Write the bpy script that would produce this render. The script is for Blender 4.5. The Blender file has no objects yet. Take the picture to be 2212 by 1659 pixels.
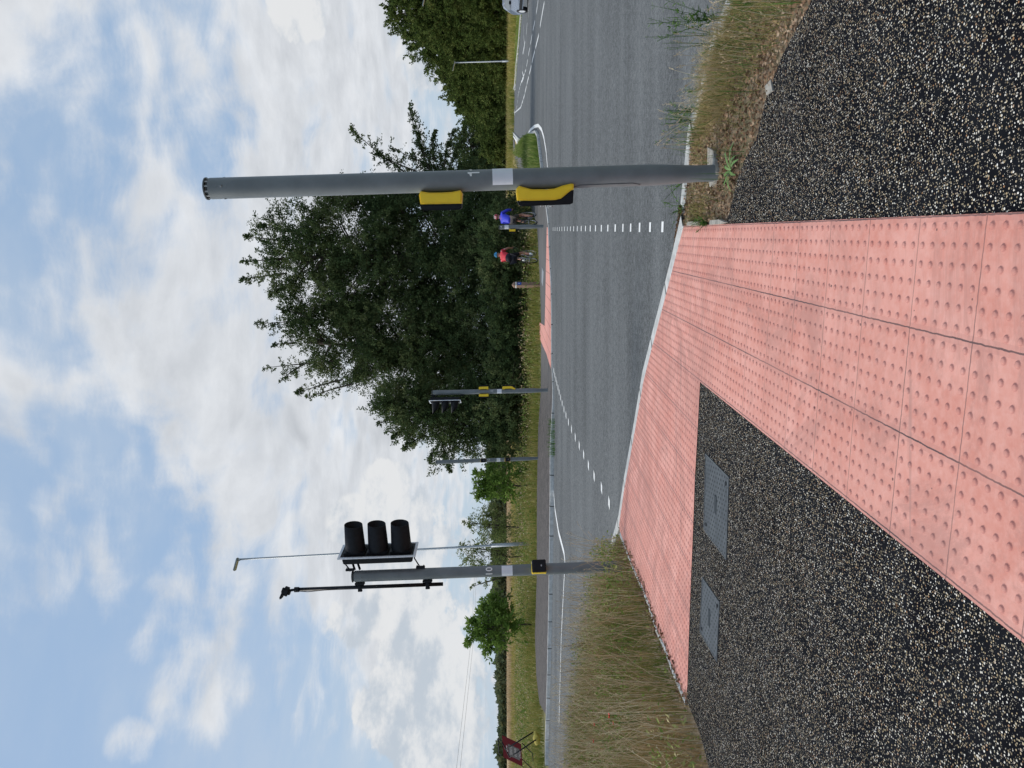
import bpy, bmesh, math, random
import numpy as np
from mathutils import Vector, Matrix
rnd = random.Random(7)
rng = np.random.default_rng(11)
S = bpy.context.scene
COL = S.collection
R = math.radians

# ------------------------------------------------------------------ camera
F_PX = 1661.0            # focal length in pixels of a 2212 px wide picture (camera held sideways)
PITCH = R(0.7244)
H = 1.465
cam_d = bpy.data.cameras.new('camera'); cam = bpy.data.objects.new('camera', cam_d); COL.objects.link(cam)
cam_d.sensor_width = 36; cam_d.sensor_fit = 'HORIZONTAL'; cam_d.lens = 36 * F_PX / 2212
cam_d.clip_start = 0.05; cam_d.clip_end = 6000
FW = Vector((0, math.cos(PITCH), -math.sin(PITCH))); DN = Vector((0, -math.sin(PITCH), -math.cos(PITCH))); RT = Vector((1, 0, 0))
m = Matrix((DN, RT, -FW)).transposed().to_4x4()
m.translation = Vector((0, 0, H)); cam.matrix_world = m
S.camera = cam

# ------------------------------------------------------------------ light, exposure
SUN_EL, SUN_AZ = R(50), R(-72)          # azimuth from +Y towards +X
sd = bpy.data.lights.new('sun', 'SUN'); sun = bpy.data.objects.new('sun', sd); COL.objects.link(sun)
sd.energy = 1.5; sd.angle = R(11); sd.color = (1, .955, .89)
dirv = Vector((math.sin(SUN_AZ) * math.cos(SUN_EL), math.cos(SUN_AZ) * math.cos(SUN_EL), math.sin(SUN_EL)))
sun.rotation_euler = dirv.to_track_quat('Z', 'Y').to_euler()
S.view_settings.view_transform = 'Standard'; S.view_settings.look = 'None'
S.view_settings.exposure = 0.0; S.view_settings.gamma = 1; S.view_settings.use_curve_mapping = False
S.render.resolution_x = 1024; S.render.resolution_y = 768

def ray(x, y):
    return FW + RT * ((829.5 - y) / F_PX) + DN * ((x - 1106) / F_PX)

# ------------------------------------------------------------------ node helpers
class NT:
    def __init__(s, tree): s.t = tree; s.n = tree.nodes; s.l = tree.links
    def new(s, typ, **kw):
        n = s.n.new(typ)
        for k, v in kw.items():
            if k.startswith('i_'): n.inputs[k[2:].replace('_', ' ')].default_value = v
            else: setattr(n, k, v)
        return n
    def link(s, a, b): s.l.new(a, b)
    def val(s, sock, v):
        if isinstance(v, bpy.types.NodeSocket): s.l.new(v, sock)
        else: sock.default_value = v
    def math(s, op, a, b=None, c=None, clamp=False):
        n = s.n.new('ShaderNodeMath'); n.operation = op; n.use_clamp = clamp
        s.val(n.inputs[0], a)
        if b is not None: s.val(n.inputs[1], b)
        if c is not None: s.val(n.inputs[2], c)
        return n.outputs[0]
    def vmath(s, op, a, b=None):
        n = s.n.new('ShaderNodeVectorMath'); n.operation = op
        s.val(n.inputs[0], a)
        if b is not None: s.val(n.inputs[1], b)
        return n.outputs['Value'] if op in ('DOT_PRODUCT', 'LENGTH') else n.outputs[0]
    def ramp(s, f, stops, interp='LINEAR'):
        n = s.n.new('ShaderNodeValToRGB'); n.color_ramp.interpolation = interp
        e = n.color_ramp.elements
        while len(e) < len(stops): e.new(.5)
        for i, (p, c) in enumerate(stops):
            e[i].position = p; e[i].color = (c[0], c[1], c[2], 1) if not isinstance(c, (int, float)) else (c, c, c, 1)
        s.val(n.inputs[0], f); return n.outputs[0]
    def mix(s, f, a, b, mode='MIX'):
        n = s.n.new('ShaderNodeMix'); n.data_type = 'RGBA'; n.blend_type = mode; n.clamp_factor = True
        s.val(n.inputs[0], f)
        for i, v in ((6, a), (7, b)):
            if isinstance(v, bpy.types.NodeSocket): s.l.new(v, n.inputs[i])
            else: n.inputs[i].default_value = (v[0], v[1], v[2], 1) if not isinstance(v, (int, float)) else (v, v, v, 1)
        return n.outputs[2]
    def noise(s, vec, scale, detail=4, rough=.55, dist=0.0, out=0):
        n = s.n.new('ShaderNodeTexNoise'); s.val(n.inputs['Vector'], vec) if vec is not None else None
        n.inputs['Scale'].default_value = scale; n.inputs['Detail'].default_value = detail
        n.inputs['Roughness'].default_value = rough; n.inputs['Distortion'].default_value = dist
        return n.outputs[out]
    def smooth(s, v, a, b, lo=0., hi=1.):
        n = s.n.new('ShaderNodeMapRange'); n.interpolation_type = 'SMOOTHSTEP'
        s.val(n.inputs[0], v); n.inputs[1].default_value = a; n.inputs[2].default_value = b
        n.inputs[3].default_value = lo; n.inputs[4].default_value = hi
        return n.outputs[0]
    def lin(s, v, a, b, lo=0., hi=1.):
        n = s.n.new('ShaderNodeMapRange')
        s.val(n.inputs[0], v); n.inputs[1].default_value = a; n.inputs[2].default_value = b
        n.inputs[3].default_value = lo; n.inputs[4].default_value = hi
        return n.outputs[0]

# ------------------------------------------------------------------ sky
W = bpy.data.worlds.new('World'); S.world = W; W.use_nodes = True
t = NT(W.node_tree); t.n.clear()
out = t.new('ShaderNodeOutputWorld'); bg = t.new('ShaderNodeBackground'); bg.inputs['Strength'].default_value = 0.10
t.link(bg.outputs[0], out.inputs[0])
sky = t.new('ShaderNodeTexSky'); sky.sky_type = 'NISHITA'; sky.sun_disc = False
sky.sun_elevation = SUN_EL; sky.sun_rotation = SUN_AZ; sky.dust_density = 1.0; sky.ozone_density = 1.2; sky.air_density = 1.0
tc = t.new('ShaderNodeTexCoord'); dvec = t.vmath('NORMALIZE', tc.outputs['Generated'])
sep = t.new('ShaderNodeSeparateXYZ'); t.link(dvec, sep.inputs[0])
zz = t.math('ADD', t.math('MAXIMUM', sep.outputs[2], 0.0), 0.13)
cmb = t.new('ShaderNodeCombineXYZ')
t.link(t.math('DIVIDE', sep.outputs[0], zz), cmb.inputs[0]); t.link(t.math('DIVIDE', sep.outputs[1], zz), cmb.inputs[1])
pl = cmb.outputs[0]
warp = t.noise(pl, 0.9, 3, .5, 0, 1)
plw = t.vmath('ADD', pl, t.vmath('MULTIPLY', t.vmath('SUBTRACT', warp, (.5, .5, .5)), (.5, .5, 0)))
n1 = t.noise(plw, 1.9, 9, .6)
n2 = t.noise(plw, 7.5, 7, .62)
cov = t.math('ADD', t.math('MULTIPLY', n1, .70), t.math('MULTIPLY', n2, .30))
SKYP = [(50, 90, 6), (110, 190, 4), (160, 440, 5), (250, 430, 7), (190, 610, 5), (320, 600, 8), (250, 780, 6), (390, 780, 9), (290, 900, 4.5), (350, 1030, 6), (340, 1180, 4.5), (430, 1320, 4), (430, 1480, 3.2), (480, 1180, 6), (470, 960, 9),
 (250, 320, 5), (350, 420, 8), (20, 760, 5), (60, 870, 4), (10, 1200, 4.5), (450, 200, 5), (560, 170, 7), (470, 330, 5), (520, 460, 6), (640, 300, 7), (640, 500, 7), (600, 680, 7), (600, 900, 7),
 (650, 1100, 6), (700, 850, 8), (690, 1300, 5), (700, 60, 5), (285, 1600, 1.3), (780, 950, 6), (740, 1480, 4), (180, 30, 3), (300, 220, 3)]     # picture position and angular radius of cloud banks
SKYN = [(80, 330, 4), (40, 540, 5), (180, 1100, 6), (200, 1320, 8), (60, 1500, 8), (240, 1600, 8), (110, 1020, 4), (110, 720, 2.5), (350, 100, 4), (200, 170, 3.5), (560, 1460, 4), (600, 1620, 6), (350, 1560, 4), (420, 270, 3)]   # gaps
def bumps(lst, w):
    acc = None
    for (bx, by, rad) in lst:
        c = ray(bx, by).normalized()
        g = t.smooth(t.vmath('DOT_PRODUCT', dvec, tuple(c)), math.cos(R(rad * 1.7)), 1.0 - (1 - math.cos(R(rad))) * .25, 0, w)
        acc = g if acc is None else t.math('MAXIMUM', acc, g)
    return acc
bias = t.math('SUBTRACT', bumps(SKYP, .22), bumps(SKYN, .17))
cov2 = t.math('ADD', cov, bias)
alpha = t.smooth(cov2, .48, .71)
thick = t.smooth(cov2, .62, .90)
shade = t.math('ADD', t.math('MULTIPLY', t.noise(plw, 2.4, 6, .56), .6), t.math('MULTIPLY', t.noise(plw, 6.5, 6, .6), .4))
cb = t.math('ADD', t.lin(thick, 0, 1, 7.5, 6.6), t.lin(shade, .36, .64, -.95, .95))
cloudc = t.vmath('MULTIPLY', t.mix(shade, (.89, .96, 1.06), (.99, 1.0, 1.015)), (1, 1, 1))
scl = t.new('ShaderNodeVectorMath', operation='SCALE'); t.link(cloudc, scl.inputs[0]); t.link(cb, scl.inputs['Scale'])
# pale haze close to the horizon
hz = t.smooth(sep.outputs[2], 0.0, .30, .80, 0.02)
bluec = t.mix(1.0, sky.outputs[0], (1.45, 1.36, 1.32), 'MULTIPLY')
blue = t.mix(hz, t.mix(.82, bluec, (3.5, 5.0, 7.1)), (5.4, 6.5, 7.4))
high = t.mix(t.smooth(t.noise(plw, 1.2, 6, .6), .4, .66, 0, .35), blue, (5.9, 6.6, 7.4))
base = t.mix(alpha, high, scl.outputs[0])
# cumulus towers low over the field on the left
cum = t.new('ShaderNodeMapping'); t.link(dvec, cum.inputs[0]); cum.inputs['Scale'].default_value = (1, 1, 1.9)
vd = t.noise(cum.outputs[0], 5.5, 10, .62)
cbank = None
for (bx, by, rad, w) in [(880, 1290, 3.2, .24), (875, 1540, 3.4, .24), (900, 1400, 2.6, .2), (930, 1600, 4, .26), (870, 1060, 2.8, .25), (940, 1150, 3.4, .2), (770, 1130, 2.0, .2), (990, 1500, 4, .2), (930, 980, 3, .18), (1000, 1250, 4, .16), (930, 130, 2.4, .14), (655, 20, 2.2, .25), (860, 1180, 2.5, .2), (760, 1340, 2.0, .14)]:
    c = ray(bx, by).normalized()
    g = t.smooth(t.vmath('DOT_PRODUCT', dvec, tuple(c)), math.cos(R(rad * 1.3)), 1.0 - (1 - math.cos(R(rad))) * .2, 0, w)
    cbank = g if cbank is None else t.math('MAXIMUM', cbank, g)
cc = t.math('ADD', vd, cbank)
ca = t.smooth(cc, .60, .66)
cumo = t.new('ShaderNodeMapping'); t.link(dvec, cumo.inputs[0]); cumo.inputs['Scale'].default_value = (1, 1, 1.9); cumo.inputs['Location'].default_value = (0.012, 0, -.05)
vd2 = t.noise(cumo.outputs[0], 5.5, 10, .62)
lit = t.smooth(t.math('SUBTRACT', vd, vd2), -.07, .09)
ccol = t.mix(lit, (5.3, 5.9, 6.6), (7.9, 8.0, 8.1))
base = t.mix(t.math('MULTIPLY', t.math('MULTIPLY', ca, .92), t.smooth(cbank, .02, .10)), base, ccol)
# brighter veil high overhead where the sun stands behind thin cloud
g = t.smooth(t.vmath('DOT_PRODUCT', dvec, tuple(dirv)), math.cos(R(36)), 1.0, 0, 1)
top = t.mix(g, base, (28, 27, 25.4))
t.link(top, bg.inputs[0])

# ------------------------------------------------------------------ ground profile and picture->ground mapping
BR = [(-60, 1.086), (11, -.1991), (24, -.02), (60, 0.0), (6000, 0.0)]
def zg(y):
    for (a, za), (b, zb) in zip(BR, BR[1:]):
        if y <= b: return za + (zb - za) * (y - a) / (b - a)
    return 0.0
def zgv(y): return np.interp(y, [b[0] for b in BR], [b[1] for b in BR])
def G(x, y, dz=0.0, far=420.0):
    d = ray(x, y); lo, hi = 0.2, far
    f = lambda s: H + s * d.z - zg(s * d.y) - dz
    if f(hi) > 0: s = hi
    else:
        for _ in range(50):
            mid = (lo + hi) / 2
            if f(mid) > 0: lo = mid
            else: hi = mid
        s = (lo + hi) / 2
    return Vector((s * d.x, s * d.y, zg(s * d.y) + dz))
def P(x, y, depth):
    d = ray(x, y); s = depth / d.y
    return Vector((s * d.x, depth, H + s * d.z))

# ------------------------------------------------------------------ materials
MATS = {}
def mat(name, fn):
    if name in MATS: return MATS[name]
    m = bpy.data.materials.new(name); m.use_nodes = True
    t = NT(m.node_tree); b = t.n['Principled BSDF']
    fn(t, b); MATS[name] = m; return m
def plain(name, col, rough=.6, metal=0., var=.12, scale=18, bump=.0, spec=.5):
    def fn(t, b):
        co = t.new('ShaderNodeTexCoord').outputs['Object']
        n = t.noise(co, scale, 5, .6)
        c = t.mix(t.smooth(n, .3, .7), tuple(v * (1 - var) for v in col), tuple(min(1, v * (1 + var)) for v in col))
        t.link(c, b.inputs['Base Color'])
        t.link(t.lin(n, 0, 1, max(0, rough - .1), min(1, rough + .1)), b.inputs['Roughness'])
        b.inputs['Metallic'].default_value = metal; b.inputs['Specular IOR Level'].default_value = min(spec, .18 if max(col) < .06 else 1)
        if bump:
            bp = t.new('ShaderNodeBump'); bp.inputs['Strength'].default_value = bump; bp.inputs['Distance'].default_value = .01
            t.link(t.noise(co, scale * 6, 4), bp.inputs['Height']); t.link(bp.outputs[0], b.inputs['Normal'])
    return mat(name, fn)

def m_road(t, b):
    co = t.new('ShaderNodeTexCoord').outputs['Object']
    fine = t.noise(co, 70, 3, .75); mid = t.noise(co, 17, 4, .7); big = t.noise(co, .35, 5, .6, .4)
    mp = t.new('ShaderNodeMapping'); t.link(co, mp.inputs[0]); mp.inputs['Scale'].default_value = (.10, 1.15, 1)
    mp.inputs['Rotation'].default_value = (0, 0, R(3))
    streak = t.noise(mp.outputs[0], 1.0, 5, .6)
    g = t.math('ADD', t.math('ADD', t.lin(fine, .35, .65, -.06, .065), t.lin(mid, .35, .65, -.04, .042)), t.math('ADD', t.lin(big, .3, .7, -.014, .016), t.lin(streak, .3, .7, -.026, .026)))
    v = t.math('ADD', g, .124)
    vo = t.new('ShaderNodeTexVoronoi'); t.link(co, vo.inputs['Vector']); vo.inputs['Scale'].default_value = 70
    st = t.math('GREATER_THAN', t.new('ShaderNodeSeparateColor').outputs[0], 2)
    c = t.mix(1.0, (.955, 1.0, 1.005), (1, 1, 1), 'MULTIPLY')
    cc = t.new('ShaderNodeVectorMath', operation='SCALE'); t.link(c, cc.inputs[0]); t.link(v, cc.inputs['Scale'])
    # bright grit
    sc = t.new('ShaderNodeSeparateColor'); t.link(vo.outputs['Color'], sc.inputs[0])
    gr = t.math('MULTIPLY', t.math('GREATER_THAN', sc.outputs[0], .90), t.math('LESS_THAN', vo.outputs['Distance'], .34))
    col = t.mix(t.math('MULTIPLY', gr, .55), cc.outputs[0], (.30, .30, .29))
    dk = t.math('MULTIPLY', t.math('LESS_THAN', sc.outputs[0], .12), t.math('LESS_THAN', vo.outputs['Distance'], .4))
    col = t.mix(t.math('MULTIPLY', dk, .6), col, (.04, .042, .045))
    t.link(col, b.inputs['Base Color']); b.inputs['Roughness'].default_value = .85; b.inputs['Specular IOR Level'].default_value = .25
    bp = t.new('ShaderNodeBump'); bp.inputs['Strength'].default_value = .8; bp.inputs['Distance'].default_value = .006
    t.link(fine, bp.inputs['Height']); t.link(bp.outputs[0], b.inputs['Normal'])
M_ROAD = mat('asphalt', m_road)

def m_chip(t, b):
    co = t.new('ShaderNodeTexCoord').outputs['Object']
    wv = t.vmath('ADD', co, t.vmath('MULTIPLY', t.noise(co, 60, 2, .5, 0, 1), (.006, .006, 0)))
    def layer(scale, dens, rr):
        vo = t.new('ShaderNodeTexVoronoi'); vo.voronoi_dimensions = '2D'; t.link(wv, vo.inputs['Vector']); vo.inputs['Scale'].default_value = scale
        sc = t.new('ShaderNodeSeparateColor'); t.link(vo.outputs['Color'], sc.inputs[0])
        rad = t.math('MULTIPLY', t.math('MULTIPLY', t.math('GREATER_THAN', sc.outputs[0], 1 - dens), rr), t.lin(sc.outputs[1], 0, 1, .45, 1))
        mk = t.math('LESS_THAN', vo.outputs['Distance'], rad)
        return mk, sc, vo
    m1, s1, v1 = layer(92, .44, .37)
    m2, s2, v2 = layer(150, .26, .36)
    patch = t.noise(co, 3.0, 4, .6)
    stone = t.ramp(s1.outputs[2], [(0, (.13, .12, .10)), (.25, (.38, .29, .17)), (.5, (.55, .46, .32)), (.62, (.33, .17, .08)), (.7, (.72, .66, .55)), (1, (.86, .82, .74))])
    stone2 = t.ramp(s2.outputs[2], [(0, (.08, .08, .08)), (.5, (.28, .24, .18)), (1, (.58, .53, .44))])
    tar = t.mix(t.smooth(patch, .35, .65), (.006, .0065, .009), (.012, .013, .016))
    c = t.mix(m2, tar, stone2); c = t.mix(m1, c, stone)
    t.link(c, b.inputs['Base Color']); b.inputs['Roughness'].default_value = .95; b.inputs['Specular IOR Level'].default_value = .04
    h = t.math('ADD', t.math('MULTIPLY', m1, t.math('SUBTRACT', 1.2, v1.outputs['Distance'])), t.math('MULTIPLY', m2, .5))
    bp = t.new('ShaderNodeBump'); bp.inputs['Strength'].default_value = .6; bp.inputs['Distance'].default_value = .004
    t.link(h, bp.inputs['Height']); t.link(bp.outputs[0], b.inputs['Normal'])
M_CHIP = mat('chipped_asphalt', m_chip)

def m_farpath(t, b):
    co = t.new('ShaderNodeTexCoord').outputs['Object']
    f = t.noise(co, 14, 6, .85); g = t.noise(co, .5, 4, .6, .5)
    c = t.mix(t.smooth(t.math('ADD', t.math('MULTIPLY', f, .5), t.math('MULTIPLY', t.noise(co, 3.5, 6, .8), .5)), .38, .62), (.014, .012, .011), (.125, .106, .096))
    sep = t.new('ShaderNodeSeparateXYZ'); t.link(co, sep.inputs[0])
    c2 = t.mix(t.smooth(g, .3, .7), (.10, .096, .092), (.14, .135, .13))
    w = t.smooth(sep.outputs[0], -1.8, 2.2)
    t.link(t.mix(w, c, c2), b.inputs['Base Color']); b.inputs['Roughness'].default_value = .9
M_FPATH = mat('footway_asphalt', m_farpath)

def m_pink(t, b):
    uv = t.new('ShaderNodeUVMap'); uv.uv_map = 'UVMap'
    co = t.new('ShaderNodeTexCoord').outputs['Object']
    sp = t.new('ShaderNodeSeparateXYZ'); t.link(uv.outputs[0], sp.inputs[0])
    def joint(u, w):
        fr = t.math('FRACT', u); dd = t.math('MINIMUM', fr, t.math('SUBTRACT', 1, fr))
        return t.math('LESS_THAN', dd, w)
    wob = t.lin(t.noise(co, 30, 2), .3, .7, -.004, .004)
    ja = joint(t.math('ADD', sp.outputs[0], wob), .0068)
    jb = joint(t.math('ADD', sp.outputs[1], wob), .0078)
    fade = t.smooth(t.noise(co, 1.3, 3, .6), .35, .6, .65, 1.0)
    jt = t.math('MAXIMUM', t.math('MULTIPLY', ja, .75), t.math('MULTIPLY', jb, 1.0))
    jt = t.math('MULTIPLY', jt, fade)
    fl = t.vmath('FLOOR', uv.outputs[0]); wn = t.new('ShaderNodeTexWhiteNoise'); t.link(fl, wn.inputs['Vector'])
    n1 = t.noise(co, 3.2, 5, .6, .6); n2 = t.noise(co, 26, 5, .7)
    c = t.mix(t.smooth(n1, .32, .68), (.60, .23, .175), (.73, .35, .285))
    c = t.mix(t.math('MULTIPLY', wn.outputs['Value'], .55), c, (.58, .24, .185))
    c = t.mix(t.smooth(n2, .35, .75, 0, .38), c, (.77, .45, .385))
    sc = t.noise(co, 1.1, 5, .7, 2.5)
    c = t.mix(t.math('MULTIPLY', t.smooth(sc, .62, .68), .5), c, (.36, .19, .17))
    # dark specks of trodden gum and grit
    vo = t.new('ShaderNodeTexVoronoi'); t.link(co, vo.inputs['Vector']); vo.inputs['Scale'].default_value = 11
    s2 = t.new('ShaderNodeSeparateColor'); t.link(vo.outputs['Color'], s2.inputs[0])
    spk = t.math('MULTIPLY', t.math('GREATER_THAN', s2.outputs[0], .70), t.math('LESS_THAN', vo.outputs['Distance'], .07))
    c = t.mix(t.math('MULTIPLY', spk, .85), c, (.05, .03, .03))
    ring = t.new('ShaderNodeAttribute'); ring.attribute_name = 'ring'
    c = t.mix(t.math('MULTIPLY', ring.outputs['Fac'], .6), c, (.34, .12, .11))
    grime = t.smooth(t.noise(co, 1.1, 8, .82, 1.4), .45, .62, 0, .62)
    c = t.mix(grime, c, (.43, .20, .165))
    edge = t.math('MULTIPLY', joint(sp.outputs[1], .05), .22); c = t.mix(edge, c, (.38, .17, .15))
    strk = t.new('ShaderNodeMapping'); t.link(co, strk.inputs[0]); strk.inputs['Rotation'].default_value = (0, 0, R(38)); strk.inputs['Scale'].default_value = (.35, 4.5, 1)
    sk_ = t.noise(strk.outputs[0], 1.6, 4, .6, .3); c = t.mix(t.smooth(sk_, .64, .70, 0, .5), c, (.33, .18, .16))
    c = t.mix(jt, c, (.09, .055, .055))
    t.link(c, b.inputs['Base Color']); b.inputs['Roughness'].default_value = .8
    bp = t.new('ShaderNodeBump'); bp.inputs['Strength'].default_value = .25; bp.inputs['Distance'].default_value = .003
    t.link(n2, bp.inputs['Height']); t.link(bp.outputs[0], b.inputs['Normal'])
M_PINK = mat('pink_concrete', m_pink)

def m_kerb(t, b):
    uv = t.new('ShaderNodeUVMap'); uv.uv_map = 'UVMap'
    co = t.new('ShaderNodeTexCoord').outputs['Object']
    sp = t.new('ShaderNodeSeparateXYZ'); t.link(uv.outputs[0], sp.inputs[0])
    fr = t.math('FRACT', t.math('DIVIDE', sp.outputs[0], .92)); dd = t.math('MINIMUM', fr, t.math('SUBTRACT', 1, fr))
    j = t.math('LESS_THAN', dd, .018)
    n = t.noise(co, 7, 6, .7)
    c = t.mix(t.smooth(n, .3, .7), (.42, .42, .40), (.62, .62, .60))
    t.link(t.mix(j, c, (.08, .08, .075)), b.inputs['Base Color']); b.inputs['Roughness'].default_value = .85
M_KERB = mat('kerb_concrete', m_kerb)
M_KERBW = M_KERB
def m_paint(t, b):
    co = t.new('ShaderNodeTexCoord').outputs['Object']
    n = t.noise(co, 35, 6, .7)
    t.link(t.mix(t.smooth(n, .28, .42), (.40, .40, .39), (.80, .80, .78)), b.inputs['Base Color']); b.inputs['Roughness'].default_value = .7
M_PAINT = mat('road_paint', m_paint)

def m_soil(t, b):
    co = t.new('ShaderNodeTexCoord').outputs['Object']
    n = t.noise(co, 28, 6, .75); n2 = t.noise(co, 2.5, 4, .6)
    c = t.mix(t.smooth(n, .3, .7), (.10, .07, .045), (.34, .26, .17))
    c = t.mix(t.smooth(n2, .4, .65, 0, .55), c, (.09, .10, .035))
    t.link(c, b.inputs['Base Color']); b.inputs['Roughness'].default_value = .95
    bp = t.new('ShaderNodeBump'); bp.inputs['Strength'].default_value = .8; bp.inputs['Distance'].default_value = .02
    t.link(n, bp.inputs['Height']); t.link(bp.outputs[0], b.inputs['Normal'])
M_SOIL = mat('dry_soil', m_soil)

def m_field(t, b):
    co = t.new('ShaderNodeTexCoord').outputs['Object']
    n = t.noise(co, 1.2, 6, .7); n2 = t.noise(co, .05, 4, .6)
    sep = t.new('ShaderNodeSeparateXYZ'); t.link(co, sep.inputs[0])
    gold = t.mix(t.smooth(n, .3, .7), (.40, .29, .14), (.60, .46, .26))
    grn = t.mix(t.smooth(n, .3, .7), (.09, .10, .03), (.24, .21, .08))
    c = t.mix(t.smooth(t.math('ADD', sep.outputs[1], t.lin(n2, .3, .7, -12, 12)), 50, 75), grn, gold)
    t.link(c, b.inputs['Base Color']); b.inputs['Roughness'].default_value = 1
M_FIELD = mat('field_ground', m_field)

def m_blade(name, cols, trans=.25):
    def fn(t, b):
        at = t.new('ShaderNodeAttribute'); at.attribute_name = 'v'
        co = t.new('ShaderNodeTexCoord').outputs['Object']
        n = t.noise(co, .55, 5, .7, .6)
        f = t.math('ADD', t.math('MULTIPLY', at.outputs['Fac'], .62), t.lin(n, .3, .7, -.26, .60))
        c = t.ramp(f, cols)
        d = t.new('ShaderNodeBsdfDiffuse'); tr = t.new('ShaderNodeBsdfTranslucent'); mx = t.new('ShaderNodeMixShader')
        t.link(c, d.inputs[0]); t.link(c, tr.inputs[0]); mx.inputs[0].default_value = trans
        t.link(d.outputs[0], mx.inputs[1]); t.link(tr.outputs[0], mx.inputs[2])
        t.link(mx.outputs[0], t.n['Material Output'].inputs[0])
    return mat(name, fn)
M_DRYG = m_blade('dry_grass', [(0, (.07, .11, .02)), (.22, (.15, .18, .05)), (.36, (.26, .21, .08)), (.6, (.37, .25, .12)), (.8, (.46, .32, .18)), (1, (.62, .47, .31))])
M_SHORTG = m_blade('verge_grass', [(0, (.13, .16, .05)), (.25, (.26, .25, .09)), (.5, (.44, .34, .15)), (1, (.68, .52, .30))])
M_FARG = m_blade('far_grass', [(0, (.13, .17, .035)), (.4, (.27, .27, .075)), (.7, (.46, .37, .15)), (1, (.70, .57, .33))])
M_GREENG = m_blade('green_grass', [(0, (.10, .17, .035)), (.5, (.20, .28, .07)), (.85, (.40, .40, .16)), (1, (.62, .54, .30))])
M_STEM = m_blade('straw_stems', [(0, (.26, .18, .10)), (.5, (.50, .38, .23)), (1, (.76, .64, .45))])
M_LITTER = m_blade('leaf_litter', [(0, (.10, .06, .04)), (.5, (.30, .19, .12)), (.85, (.5, .38, .27)), (1, (.72, .6, .48))], .1)
M_WEED = m_blade('weed_leaves', [(0, (.05, .11, .03)), (.6, (.11, .20, .05)), (1, (.24, .34, .10))])
M_LEAFD = m_blade('dark_leaves', [(0, (.042, .070, .032)), (.4, (.080, .118, .048)), (.75, (.15, .185, .078)), (1, (.26, .27, .13))], .28)
M_LEAFM = m_blade('wood_leaves', [(0, (.045, .075, .022)), (.5, (.095, .135, .038)), (1, (.20, .23, .08))], .25)
M_LEAFG = m_blade('fresh_leaves', [(0, (.085, .15, .03)), (.5, (.17, .27, .06)), (1, (.34, .44, .13))], .4)
M_LEAFW = m_blade('wispy_leaves', [(0, (.12, .16, .05)), (.5, (.20, .25, .09)), (1, (.38, .38, .19))], .35)
M_LEAFF = m_blade('distant_leaves', [(0, (.08, .11, .06)), (.5, (.13, .16, .085)), (1, (.24, .25, .14))], .2)
M_BARK = plain('bark', (.075, .06, .045), .95, var=.35, scale=9)
M_POLE = plain('grey_pole_paint', (.155, .175, .183), .42, var=.11, scale=5)
M_POLED = plain('grey_cap', (.07, .08, .085), .5)
M_GALV = plain('galvanised_steel', (.34, .37, .39), .45, .35, var=.22, scale=26)
M_BLACK = plain('black_plastic', (.010, .011, .014), .42, var=.2)
M_BLACKM = plain('black_housing', (.014, .015, .018), .55, var=.2)
M_YEL = plain('yellow_housing', (.86, .60, .018), .38, var=.03)
M_WHITEP = plain('white_plate', (.72, .75, .80), .45, var=.03)
M_WHITE = plain('white_vinyl', (.80, .81, .80), .5, var=.03)
M_GREYM = plain('grey_mark', (.35, .36, .37), .5)
M_COVER = None
def m_cover(t, b):
    co = t.new('ShaderNodeTexCoord').outputs['Object']
    vo = t.new('ShaderNodeTexBrick'); t.link(co, vo.inputs[0]); vo.inputs['Scale'].default_value = 7.5
    vo.inputs['Mortar Size'].default_value = .06; vo.offset = .5
    n = t.noise(co, 6, 5, .65)
    c = t.mix(t.smooth(n, .3, .7), (.085, .10, .11), (.155, .175, .185))
    c2 = t.mix(vo.outputs['Fac'], c, (.022, .026, .030))
    t.link(c2, b.inputs['Base Color']); b.inputs['Roughness'].default_value = .55; b.inputs['Metallic'].default_value = .25
    bp = t.new('ShaderNodeBump'); bp.inputs['Strength'].default_value = .7; bp.inputs['Distance'].default_value = .004; bp.invert = True
    t.link(vo.outputs['Fac'], bp.inputs['Height']); t.link(bp.outputs[0], b.inputs['Normal'])
M_COVER = mat('cast_cover', m_cover)
M_CONC = plain('rough_concrete', (.34, .32, .28), .9, var=.25, scale=20, bump=.5)
M_DCONC = plain('worn_path_patch', (.30, .32, .34), .8)

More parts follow.
